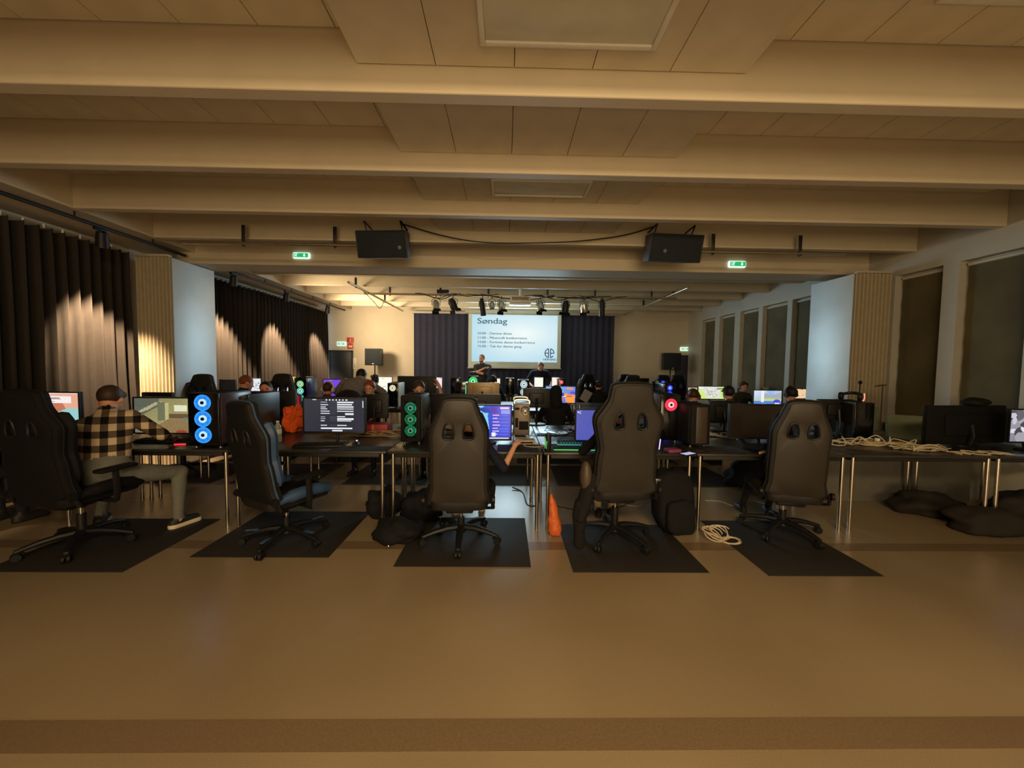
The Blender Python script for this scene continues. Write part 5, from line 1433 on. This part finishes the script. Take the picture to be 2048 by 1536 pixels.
cab([onz(1410, 1001), onz(1440, 1003), onz(1470, 1012), onz(1500, 1001), onz(1530, 1008), onz(1560, 1020)], .005, 'cream cable snaking on the floor under the switched-off screen table', CABLE_W)
cab([onz(1025, 978)+Vector((0, 0, .02)), onz(1045, 985), onz(1055, 1010), onz(1075, 1012)], .008, 'black cable on the bluish floor between table legs', CABLE_K)

# ------------------------------------------------------------------ floor things
BAGM = cloth('bag_black', (24, 24, 27), .15)
q = onz(1352, 1066); backpack('black backpack standing on the floor right of the tall chair', (q.x, q.y+.05, 0), .15, BAGM, 1.12, .12)
q = onz(1335, 960)
for px, py, r, s, lab in ((790, 1090, (.2, .15, .11), 1, 'black soft bag lying nearest the camera in the bag heap'), (762, 1040, (.17, .16, .17), 5, 'black bag slumped against the chrome legs in the bag heap'), (838, 1046, (.2, .15, .16), 8, 'black bag tucked behind the middle chair in the bag heap')):
    q = onz(px, py); lump('soft_bag', lab, 'bag', (q.x, q.y+.1, 0), r, BAGM, s, .35, 1.6, fold=.08)
b = MB(); b.ell((0, 0, .012), (.014, .014, .012), nu=10, nv=8); tag(b.obj('zip_pull', CHROME, loc=onz(783, 1090)+Vector((0, -.08, .02))), 'shiny metal zip pull glinting on the bag heap', 'zip pull')
q = onz(1112, 1072)
b = MB(); rings = []
for i in range(15):
    u = i/14; z = .005+.37*u; rr = .072*(1-.72*u)*min(1, .55+3*u)*min(1, (1-u)*6+.35)
    rings.append([(rr*math.cos(w)*(1+.3*mnoise.noise((math.cos(w)*1.5, math.sin(w)*1.5, z*16)))-.05*u, rr*.8*math.sin(w)*(1+.1*mnoise.noise((w, z*20, 2))), z+.008*math.sin(3*w)) for w in np.linspace(0, 2*PI, 19)[:-1]])
b.loft(rings); tag(b.obj('orange_bag', mat('orange_foil', (212, 104, 52), .4, vary=.2, vscale=24, bump=.4, bscale=40), smooth=180, loc=(q.x, q.y, 0)), 'orange wrapped bag standing against a chrome table leg', 'bag')
q = onz(1515, 978)
t = thing('cardboard_box', 'tan cardboard box with two hand holes under the switched-off screen table', 'box', (q.x, q.y+.4, .0), .05)
CB = mat('cardboard', (190, 138, 78), .75, vary=.08)
b = MB(); b.box((0, 0, .22), (.26, .3, .44), bev=.004); b.obj('box_body', CB, t)
for sx in (-.06, .05):
    b = MB(); b.ell((sx, -.151, .36), (.035, .004, .014), nu=12, nv=6); b.obj('hand_hole', BLK2, t, 180)
for px, py, r, s, lab in ((1850, 1025, (.3, .2, .13), 2, 'dark cloth heap on the floor under the cable table'), (1975, 1062, (.32, .2, .13), 6, 'dark soft bag on the floor by the right table legs'), (2040, 1050, (.25, .2, .2), 11, 'dark bag at the right edge under the grey picture screen')):
    q = onz(px, py); lump('cloth_heap', lab, 'bag', (q.x, q.y, 0), r, mat('cloth_umber', (32, 26, 21), .85, vary=.15), s, .4, 1.5, fold=.07)
q = onz(1455, 960); lump('soft_bag', 'black bag under the table behind the rightmost front chair', 'bag', (q.x+.1, q.y-.25, 0), (.28, .2, .22), BAGM, 12, .35, 1.5, fold=.07)
# jacket over the tall chair's left arm side
JK = cloth('jacket_black', (28, 26, 26), .15)
t = thing('jacket', 'black jacket hanging from the left side of the tall charcoal chair', 'jacket', (c4.x, c4.y, 0), 0)
def drape(path, w0, w1, th, name, seed):
    b = MB(); rings = []
    P = catmull(path, 6); n = len(P)
    for i, p in enumerate(P):
        u = i/(n-1); w = w0+(w1-w0)*u
        rings.append([(p.x+w*math.cos(a)*(1+.18*mnoise.noise((math.cos(a)*1.5, u*5, seed))), p.y+th*math.sin(a)*(1+.3*mnoise.noise((a, u*6, seed+4))), p.z+.01*math.cos(2*a)) for a in np.linspace(0, 2*PI, 17)[:-1]])
    b.loft(rings); return b.obj(name, JK, t, 180)
drape([(-.24, -.19, .64), (-.27, -.21, .54), (-.3, -.22, .45), (-.33, -.22, .34), (-.35, -.22, .27)], .06, .05, .06, 'jacket_body', 1)
drape([(-.325, -.22, .42), (-.35, -.22, .3), (-.352, -.22, .18), (-.35, -.22, .05)], .06, .042, .045, 'jacket_sleeve', 7)
drape([(-.27, -.2, .5), (-.31, -.17, .4), (-.3, -.17, .3)], .06, .05, .05, 'jacket_collar', 12)
drape([(-.2, -.2, .43), (-.26, -.2, .5), (-.3, -.2, .54), (-.27, -.2, .62)], .05, .06, .05, 'jacket_fold', 3)
# arm pad of the tall chair on its left
b = MB(); b.ell((0, 0, 0), (.05, .055, .13), nu=16, nv=12); b.obj('armrest_pad', mat('worn_arm_pad', (74, 62, 50), .5, vary=.1), ch4, 180, loc=(-.31, -.2, .6))
b = MB(); b.tube([(-.2, .0, .4), (-.31, -.05, .42), (-.31, -.18, .55)], .02, 8); b.obj('armrest_post', BLK, ch4)
b = MB(); b.box((.28, -.2, .58), (.05, .03, .02), bev=.006); b.box((.27, -.2, .5), (.012, .02, .16), bev=.004); b.obj('recline_lever', STEEL, ch4)
# ------------------------------------------------------------------ people
PLAID = pl('plaid_flannel', (16, 14, 13), (92, 78, 64), (196, 176, 146), 18)
def headz(px, py, Y): return at(px, py, Y)
def seated(label, px, py, Y, rz, S=.9, lean=.12, **kw):
    """person whose head centre shows at px,py when seated at depth Y"""
    p = at(px, py, Y)
    hd = .675*S
    hip = p.z-hd*math.cos(lean)
    hip = max(.4, min(.66, hip))
    off = RZ(rz)@Vector((0, hd*math.sin(lean), 0))
    kw.setdefault('hands', [(.2*S, .38*S, hip+.2*S), (-.2*S, .38*S, hip+.2*S)])
    kw.setdefault('feet', [(.13, .36*S, .085), (-.13, .36*S, .085)])
    return person(label, (p.x-off.x, Y-off.y, 0), rz, S, hip=hip, lean=lean, **kw)
JEANS = cloth('denim_black', (34, 34, 38)); GREYP = cloth('grey_trousers', (112, 112, 104)); BEIGE = cloth('beige_trousers', (206, 184, 148)); NAVYC = cloth('navy_top', (28, 32, 48)); BLKC = cloth('black_top', (26, 25, 26)); BROWNC = cloth('brown_top', (78, 62, 50)); GREYC = cloth('grey_jumper', (128, 124, 122)); GREENC = cloth('olive_top', (60, 62, 50))
REDH = hairm('auburn', (128, 66, 36)); BRH = hairm('brown', (66, 44, 30)); DKH = hairm('dark', (30, 24, 20)); LTH = hairm('cropped_grey', (110, 92, 76)); DBR = hairm('dim_brown', (58, 38, 30))
CREAM = mat('cream_sole', (222, 208, 178), .6, vary=.05); REDS = mat('red_shoe', (168, 40, 44), .5, vary=.1)
# plaid shirt at the left
p = Vector((-3.3, 3.12, 0))
ft = onz(336, 1072)
person('person in a cream and black plaid shirt hunched toward the left front screens', (p.x, p.y, 0), .2, 1.0, hip=.56, lean=.36, side=-.22, head=(.25, .3, .1), build=1.12, res=.011,
       hands=[(.28, .36, .78), (-.3, .42, .8)], elbow=[(.9, -.3, -.5), (-.9, -.3, -.4)], feet=[(ft.x-p.x-.02, ft.y-p.y+.1, .09), (-.3, .35, .09)],
       shirt=PLAID, pants=GREYP, hair=DBR, hairstyle='fringe', shoe=SHOE, sole=CREAM)
# far left, mostly out of frame
person('person in black at the very left edge, arm toward the desk', (-4.62, 3.05, 0), -.1, .95, hip=.55, lean=.2, hands=[(.2, .4, .76), (-.2, .4, .76)], shirt=BLKC, pants=JEANS, hair=DKH, sleeve='short', res=.014)
# middle chair
hx_, hy_ = c3.x+.05, c3.y+.04
person('person in a dark tee in the middle chair reaching out for the mouse', (hx_, hy_, 0), .04, .82, hip=.46, lean=.0, res=.0075, head=(0, .35, 0),
       hands=[(hand3.x-hx_-.02, hand3.y-hy_-.085, .785), (-.22, .3, .74)], elbow=[(.45, -.3, -1.6), (-.8, 0, -1)], arm=1.22, curl=(.36, .3), feet=[(.12, .78, .085), (-.15, .55, .085)], shirt=NAVYC, pants=JEANS, hair=BRH, sleeve='short', shoe=REDS, sole=CREAM, name='person')
q = onz(1150, 890, TH); f1 = onz(1198, 1036); f2 = onz(1224, 1034)
person('person hidden in the tall charcoal chair with pale trousers showing below', (c4.x, c4.y+.03, 0), 0, .84, hip=.52, lean=.0, head=(0, .3, 0), hands=[(.2, .32, .76), (-.2, .32, .76)],
       feet=[(f2.x-c4.x, f2.y-c4.y+.02, .09), (f1.x-c4.x, f1.y-c4.y+.02, .09)], shirt=BLKC, pants=BEIGE, hair=BRH, shoe=SHOE, res=.014)
t = person('person in a navy jacket tucked in the rightmost front chair', (c5.x-.02, c5.y+.03, 0), -.2, .74, hip=.43, lean=0, head=(0, .4, 0), hands=[(.15, .36, .77), (-.2, .36, .77)], elbow=[(.5, -.2, -1), (-1, -.3, -.5)], shirt=cloth('navy_jacket', (30, 32, 40)), pants=JEANS, hair=DKH, hood=NAVYC, res=.014)
b = MB(); b.box((0, 0, 0), (.06, .008, .022), rot=RY(-.35), bev=.002); b.obj('shoulder_patch', mat('tan_patch', (200, 164, 110), .6), t, loc=(-.175, -.05, .74))
# far side of the front row, facing the camera
seated('child peeking over the black screen beside the menu screen', 741, 776, 5.35, PI, .82, .06, shirt=NAVYC, pants=JEANS, hair=REDH, hairstyle='fringe')
e = at(893, 815, 5.0); w = at(877, 775, 5.05); l0 = at(838, 776, 5.3)
seated('person raising a bare forearm to the head behind the green fan tower', 838, 776, 5.3, PI, .9, .1, head=(.3, .3, 0), shirt=GREENC, pants=JEANS, hair=BRH, hairstyle='long', sleeve='short',
       hands=[(-.22, .36, .78), (-(w.x-l0.x), 5.3-w.y-.02, w.z)], elbow=[(.6, -.2, -1), (-1, .4, -1.2)], curl=(.3, .2))
seated('person with a black cap and bare forehead behind the red-lit screens', 536, 778, 5.4, PI, .88, .05, head=(.3, -.1, .2), shirt=BLKC, pants=JEANS, cap=None, hair=DKH, hood=None)
# middle row, camera side, backs to us
def chairat(label, x, y, rz, **kw):
    r = dup(ch_far, (x, y, .006), rz, label, kw.get('group')); return r
ch_far = gaming_chair('black gaming chair top behind the red-lit screens at left', (at(540, 770, 5.62).x, 5.62, .006), PI, height=.46, H=.84, W=1.0, style='slim', arms=False, back=BLK2, spread=.3)
chairat('empty black gaming chair before the left end panel', at(362, 780, 5.0).x, 5.0, PI-.1)
seated('red-haired person turned sideways by the far left curtain', 487, 764, 6.05, 0, .98, .1, head=(-.7, .3, 0), shirt=BLKC, pants=JEANS, hair=REDH)
seated('player with white-lit headphones before the purple screen', 655, 778, 6.05, 0, .85, .1, head=(0, .1, 0), shirt=BROWNC, pants=JEANS, hair=BRH, phones=WHITE)  # white light along the headband put into the headphone colour
p = at(705, 760, 5.95)
person('person in a grey jumper bending over the middle row, back to us', (p.x, 5.75, 0), 0, 1.0, hip=.93, lean=1.0, head=(0, .3, 0), hands=[(.25, .62, .86), (-.25, .62, .86)], elbow=[(.8, -.1, .2), (-.8, -.1, .2)], feet=[(.16, .02, .09), (-.16, -.02, .09)], shirt=GREYC, pants=JEANS, hair=DKH, build=1.15)
seated('hooded person in black before the bright orange and blue screen', 1112, 786, 5.9, 0, 1.0, .05, head=(-.3, .15, 0), shirt=BLKC, pants=JEANS, hood=BLKC)
seated('player with a red headset turned low behind the brown-fronted tower', 1388, 792, 5.8, 0, .86, .1, head=(-.3, .3, 0), shirt=BROWNC, pants=JEANS, hair=BRH, phones=mat('red_headset', (110, 30, 30), .4, vary=.1))
seated('player in brown with a dark cap before the green map screen', 1458, 786, 5.85, 0, .95, .08, shirt=BROWNC, pants=JEANS, hair=DKH, cap=cloth('black_cap', (24, 24, 26)), head=(-.1, 0, 0))
seated('player in brown with dark headphones before the pale blue screen', 1584, 788, 5.85, 0, .95, .08, shirt=cloth('dark_brown_top', (58, 48, 40)), pants=JEANS, hair=DKH, phones=BLK, head=(.2, .1, 0))
# beyond the middle row
seated('person with headphones facing us beyond the capped player', 1485, 773, 8.05, PI, .9, .08, shirt=GREENC, pants=JEANS, hair=BRH, hairstyle='fringe', phones=GREYC)
seated('dark-haired player before the white screen below the left stand speaker', 750, 761, 8.75, 0, .95, .1, shirt=BLKC, pants=JEANS, hair=DKH, hairstyle='curly')
seated('player in black holding a paper, before the small bright game screen', 1197, 772, 8.75, 0, .98, .1, shirt=BLKC, pants=JEANS, hair=DKH)
seated('player wearing headphones below the standing man at the slide', 985, 760, 8.75, 0, .95, .1, shirt=NAVYC, pants=JEANS, hair=DKH, phones=BLK)
p = at(965, 716, 10.6)
person('man standing with folded arms before the slide, hand at his chin', (p.x, 10.6, 0), PI-.25, 1.05, hip=p.z-.675*1.05, lean=.0, head=(-.3, 0, 0), hands=[(-.1, .2, 1.4), (.12, .22, 1.3)], elbow=[(.9, .2, -.6), (-.9, .2, -.6)], feet=[(.13, 0, .09), (-.13, .03, .09)], shirt=cloth('charcoal_tee', (44, 44, 48)), pants=JEANS, hair=LTH, sleeve='short', beard=LTH, build=1.1)
p = at(1077, 738, 10.5)
person('man in a navy top bending over the stage desk at the slide corner', (p.x+.02, 10.75, 0), PI+.1, 1.05, hip=.88, lean=.42, head=(.15, .5, 0), hands=[(.28, .42, .98), (-.28, .42, .98)], feet=[(.13, 0, .09), (-.13, .03, .09)], shirt=NAVYC, pants=JEANS, hair=LTH, sleeve='short', build=1.12)
b = MB(); b.box((0, 0, 0), (.2, .008, .26), rot=RY(.5), bev=.002); tag(b.obj('paper_sheet', mat('grey_paper', (150, 146, 140), .7), loc=at(1172, 792, 8.5), smooth=0), 'tilted grey paper held beside the small bright game screen', 'paper')

# ------------------------------------------------------------------ middle and last row equipment
Y2 = R2+.35
def mp2(label, l, r, t_, b_, img, s=1.0, Y=None, **kw): return monpx(label, l, r, t_, b_, Y or Y2, img, s, **kw)
mp2('purple screen with a pale figure behind white-lit headphones', 647, 682, 759, 792, pic_list((120, 70, 220), (190, 140, 240), 2, 5), 1.0)
mp2('bright screen of orange and blue tiles behind the hooded person', 1092, 1150, 773, 806, pic_shop(), 1.1)
mp2('bright green and white map screen behind the capped player', 1396, 1450, 773, 798, pic_map(), 1.1)
mp2('pale blue water scene on a screen right of the capped player', 1508, 1562, 781, 812, pic_pool(), 1.1)
mp2('beige picture screen left of the map screen', 1376, 1395, 775, 792, pic_list((196, 186, 160), (150, 140, 120), 3, 4), .9)
mp2('small peach screen right of the dark headphones', 1588, 1618, 778, 797, pic_list((240, 205, 160), (140, 96, 60), 4, 6), 1.0)
mp2('pinkish white chart screen behind the cap wearer', 548, 577, 757, 782, pic_list((226, 200, 226), (200, 60, 90), 5, 4), 1.0)
mp2('white text screen left of the cap wearer', 502, 522, 757, 783, pic_list((230, 232, 240), (120, 120, 130), 6, 16), 1.0)
t = mp2('dark screen with one pale diamond by the far left curtain', 440, 470, 760, 790, np.full((20, 24, 3), 16.), 1.0, Y=6.58)
b = MB(); b.prism([(0, -.04), (.035, 0), (0, .04), (-.035, 0)], .001, Matrix.Translation((-.02, -.002, .2))@Matrix.Rotation(PI/2, 4, 'X')); b.obj('screen_mark', glow((235, 235, 250), 1.0), t, 0)
q = at(604, 818, R2+.05)
pc_tower('black tower with three rainbow ring fans in the middle row', q.x-.02, R2+.06, .21, .42, .52, .06, fans=[(.415, .052, (150, 220, 150), 1.0), (.295, .052, (110, 220, 190), 1.0), (.175, .052, (90, 210, 200), 1.0)], side=mat('dusk_side', (44, 46, 66), .3, vary=.1))
q = at(786, 812, R2+.1)
pc_tower('white tower with one pale ring fan left of the raised forearm', q.x, R2+.1, .19, .4, .45, 0, fans=[(.36, .05, (255, 236, 196), .9)], case=WHITE, side=WHITE)
backpx('large black screen back behind the raised hand', 797, 872, 753, R2+1.15, .55)
t = backpx('tan silver screen back behind the round badge screen', 932, 998, 766, R2+1.1, .5, back=mat('champagne_shell', (206, 176, 132), .4, metal=.2, vary=.04))
for px, lab, col in ((1330, 'tower with a column of three deep blue fans by the navy door', (30, 60, 255)),):
    q = at(1336, 800, R2+.5); pc_tower(lab, q.x, R2+.45, .22, .42, .48, 0, fans=[(.40, .045, col, 1.6), (.29, .045, col, 1.6), (.18, .045, col, 1.6)])
q = at(1322, 800, R2+1.2); pc_tower('tower with a single deep blue fan left of the blue fan column', q.x, R2+1.15, .2, .3, .5, 0, fans=[(.46, .045, (30, 60, 255), 1.4)])
backpx('dark low screen back by the right window wall', 1548, 1590, 790, R2+1.1, .5)
backpx('dark screen back left of the beige picture', 1262, 1306, 778, R2+1.1, .55)
t = thing('storage_box', 'pale yellow box front behind the tall charcoal chair', 'box', at(1257, 790, R2+1.4).xy.to_3d()+Vector((0, 0, TH)), 0)
b = MB(); b.box((0, 0, .2), (.3, .16, .4), bev=.005); b.obj('box_body', mat('pale_card', (206, 190, 140), .6, vary=.05), t)
b = MB(); b.box((0, -.082, .34), (.2, .004, .02)); b.obj('printed_line', mat('tan_print', (150, 130, 90), .6), t)
t = thing('storage_box', 'small grey box beside the pale yellow box', 'box', at(1280, 790, R2+1.4).xy.to_3d()+Vector((.03, 0, TH)), 0)
b = MB(); b.box((0, 0, .18), (.13, .16, .36), bev=.005); b.obj('box_body', mat('grey_card', (150, 146, 136), .6, vary=.05), t)
b = MB(); b.box((0, 0, .362), (.12, .15, .006)); b.obj('lid', GREYC, t)
q = at(1530, 778, R2+1.45); t = thing('folder_rack', 'light green board upright by the right windows', 'board', (q.x, R2+1.35, TH), 0)
b = MB(); b.box((0, 0, .2), (.22, .02, .38), rot=RX(-.05), bev=.004); b.obj('board', mat('mint_board', (150, 172, 110), .5, vary=.1), t)
b = MB(); b.box((0, .02, .012), (.2, .1, .02), bev=.003); b.obj('foot', BLK, t)
# last row
Y3 = R3+.35
def mp3(label, l, r, t_, b_, img, s=1.0): return monpx(label, l, r, t_, b_, Y3, img, s)
mp3('white screen behind the curly head under the left stand speaker', 754, 784, 754, 784, pic_list((246, 246, 226), (190, 200, 190), 7, 5), 1.1)
mp3('small bright screen of pastel shapes beside the paper', 1160, 1184, 760, 784, pic_list((226, 226, 170), (120, 170, 220), 8, 9), 1.1)
mp3('white and red screen at the left of the green ring tower', 868, 884, 755, 776, pic_list((240, 220, 226), (226, 50, 50), 9, 5), 1.1)
mp3('narrow white screen with a grey mark under the bending man', 1069, 1086, 755, 774, pic_list((238, 240, 226), (150, 160, 150), 10, 3), 1.1)
mp3('white screen beside the headphone wearer at the slide', 981, 1000, 757, 768, pic_list((250, 236, 220), (220, 150, 120), 12, 4), 1.1)
mp3('white and red slanted screen right of the bending man', 1104, 1118, 755, 774, pic_list((240, 230, 224), (230, 60, 60), 13, 4), 1.1)
mp2('yellowish screen by the far curtain end', 576, 592, 753, 766, pic_list((236, 200, 90), (250, 240, 180), 14, 3), .9, Y=R2+1.25)
mp2('yellow framed screen near the rainbow fan tower', 612, 628, 753, 768, pic_list((220, 190, 100), (240, 230, 170), 15, 3), .9, Y=R2+1.25)
mp3('white screen before the tall backcloth, right of the grey box', 1290, 1310, 777, 790, pic_list((240, 240, 236), (150, 150, 150), 16, 3), 1.0)
pc_tower('black tower with a half hidden round green fan behind the tan screen back', at(946, 790, Y3-.25).x, Y3-.25, .24, .35, .5, 0, fans=[(.37, .1, (60, 220, 110), 1.1)])
pc_tower('black tower with two big white ring fans below the slide emblem', at(1047, 790, R2+.95).x, R2+.9, .22, .38, .5, 0, fans=[(.41, .065, (190, 216, 226), 1.0), (.26, .065, (180, 206, 220), .9)])
pc_tower('red glowing small tower right of the slanted screen', at(1118, 790, Y3-.2).x+.05, Y3-.2, .17, .35, .46, 0, fans=[(.37, .05, (230, 60, 60), 1.2)])
pc_tower('plum glass tower with a green edge light left of the tan screen back', at(922, 800, R2+.9).x, R2+.85, .22, .35, .44, 0, strip=(.1, .24, .3, (120, 255, 190), 1.0), case=mat('plum_case', (70, 40, 50), .3, vary=.1))
pc_tower('plain black tower with a pale top edge in the last row', at(910, 790, Y3-.2).x, Y3-.2, .22, .35, .45, 0)
pc_tower('black tower with a white top strip under the slide', at(1020, 790, Y3-.2).x, Y3-.2, .22, .35, .46, 0, strip=(0, .44, .012, (235, 240, 245), 1.2))
for px, py, Y, rz, lab in ((1234, 757, 9.1, .3, 'black gaming chair with a pale rim left of the navy backcloth edge'), (1262, 757, 8.5, -.2, 'black gaming chair in front of the navy backcloth edge'), (1312, 763, 8.95, .1, 'black gaming chair right of the grey low screen back'), (1343, 752, 9.2, 0, 'black gaming chair under the right stand speaker'), (1160, 762, 9.05, .4, 'black gaming chair at the desk before the right backcloth')):
    chairat(lab, at(px, py, Y).x, Y-.0, rz)
monpx('low grey screen back against the far right wall', 1256, 1296, 757, 775, Y3+.2, None, rz=PI, back=BLK2)
# cups and bottles crowding the middle row
R = random.Random(5)
for i, px in enumerate((1136, 1147, 1158)):
    b = MB(); b.lathe([(.03, 0), (.034, .002), (.034, .115), (.03, .12), (.028, .118)], 14); tag(b.obj('drink_can', STEEL, loc=(at(px, 830, R2+.1).x, R2+.08, TH)), 'silver drink can standing on the middle row above the periwinkle screen', 'can', 'silver cans on the middle row')
tangle(at(1000, 800, R2+.5).x, R2+.35, .3, .2, 4, 'grey cable on the middle row near the silver tower', 'cables on the middle row', mat('grey_cable', (120, 112, 104), .5), .005, 12)
tangle(at(900, 800, R2+.4).x, R2+.35, .35, .2, 5, 'tan cable on the middle row near the raised forearm', 'tan cables on the middle row', TAN, .006, 13, lift=.12)
# bags and clutter by the tower and raised forearm
for px, s in ((890, 3), (905, 5)):
    q = at(px, 850, 4.75); lump('paper_bag', 'crumpled brown paper bag by the raised forearm' if s == 3 else 'crumpled grey bag right of the brown paper bag', 'bag', (q.x, 4.55, TH), (.1, .08, .09), mat('paper_%d' % s, (130, 100, 76) if s == 3 else (150, 140, 128), .8, vary=.15), s, .45, 2.2, fold=.12)
q = at(1390, 792, 5.0)

# stacked chairs by the right wall, seen over the cable table
SHELL = mat('mint_shell', (132, 140, 112), .45, vary=.06); ALEG = STEEL
def shell_chair(label, loc, rz, grp):
    t = thing('stacking_chair', label, 'chair', loc, rz, grp)
    b = MB(); rings = []
    prof = [(-.2, .44), (-.1, .425), (.05, .43), (.14, .45), (.185, .52), (.21, .62), (.235, .74), (.245, .8)]
    for y, z in prof:
        rings.append([(x, -y+.03*(abs(x)/.22)**2*(1 if z > .5 else 0), z+.02*(abs(x)/.22)**2*(1 if z < .5 else 0)) for x in np.linspace(-.22, .22, 9)])
    up = [[Vector(p) for p in r] for r in rings]; 
    n = len(up)
    b.loft([list(r)+[p+Vector((0, .012, -.012)) for p in r[::-1]] for r in up]); b.obj('seat_shell', SHELL, t, 60)
    for sx in (-1, 1):
        b = MB(); b.tube(catmull([(sx*.2, .2, .0), (sx*.19, .17, .4), (sx*.19, -.1, .41), (sx*.22, -.24, .0)], 5), .011, 8); b.obj('leg_frame', ALEG, t)
    return t
q = at(1775, 830, 4.98); sc0 = shell_chair('pale green plastic chair, lowest in the stack by the right wall', (q.x-.12, 5.02, .0), PI, 'stacked pale green chairs')
for i in range(3): dup(sc0, (q.x-.12+.005*i, 5.02-.012*(i+1), .06*(i+1)), PI+.02*i, 'pale green plastic chair, %s the stack by the right wall' % ('second from the bottom of', 'second from the top of', 'topmost of')[i])
q = at(1822, 830, 4.62); sc1 = dup(sc0, (q.x, 4.55, 0), PI-.5, 'pale green plastic chair, bottom of the second stack nearest the right wall')
for i in range(2): dup(sc0, (q.x, 4.55-.012*(i+1), .06*(i+1)), PI-.5, 'pale green plastic chair, %s of the second stack nearest the right wall' % ('middle', 'top')[i])
# slim lamp and camera arm behind the headset tower
t = thing('desk_microphone', 'thin desk microphone rising behind the headset with the glowing ring', 'microphone', (at(1718, 780, 4.55).x, 4.55, TH))
b = MB(); b.cyl((0, 0, 0), (0, 0, .012), .05); b.tube(catmull([(0, 0, .01), (-.03, 0, .25), (.0, 0, .42), (.01, 0, at(1721, 765, 4.55).z-TH)], 5), .006, 6); b.obj('arm', BLK, t)
b = MB(); b.ell((.01, 0, at(1721, 765, 4.55).z-TH), (.02, .02, .024)); b.obj('capsule', BLK2, t)
t = thing('desk_lamp', 'thin brown desk lamp with a flat head by the pleated partition', 'lamp', (at(1764, 790, 4.6).x, 4.6, TH))
hz = at(1762, 772, 4.6).z-TH
b = MB(); b.cyl((0, 0, 0), (0, 0, .012), .06); b.tube([(0, 0, .01), (0, 0, hz)], .009, 6); b.obj('post', mat('bronze_post', (80, 62, 40), .5, vary=.1), t)
b = MB(); b.box((-.03, 0, hz+.005), (.12, .05, .014), rot=RY(-.15), bev=.005); b.obj('lamp_head', mat('bronze_post', (80, 62, 40)), t)
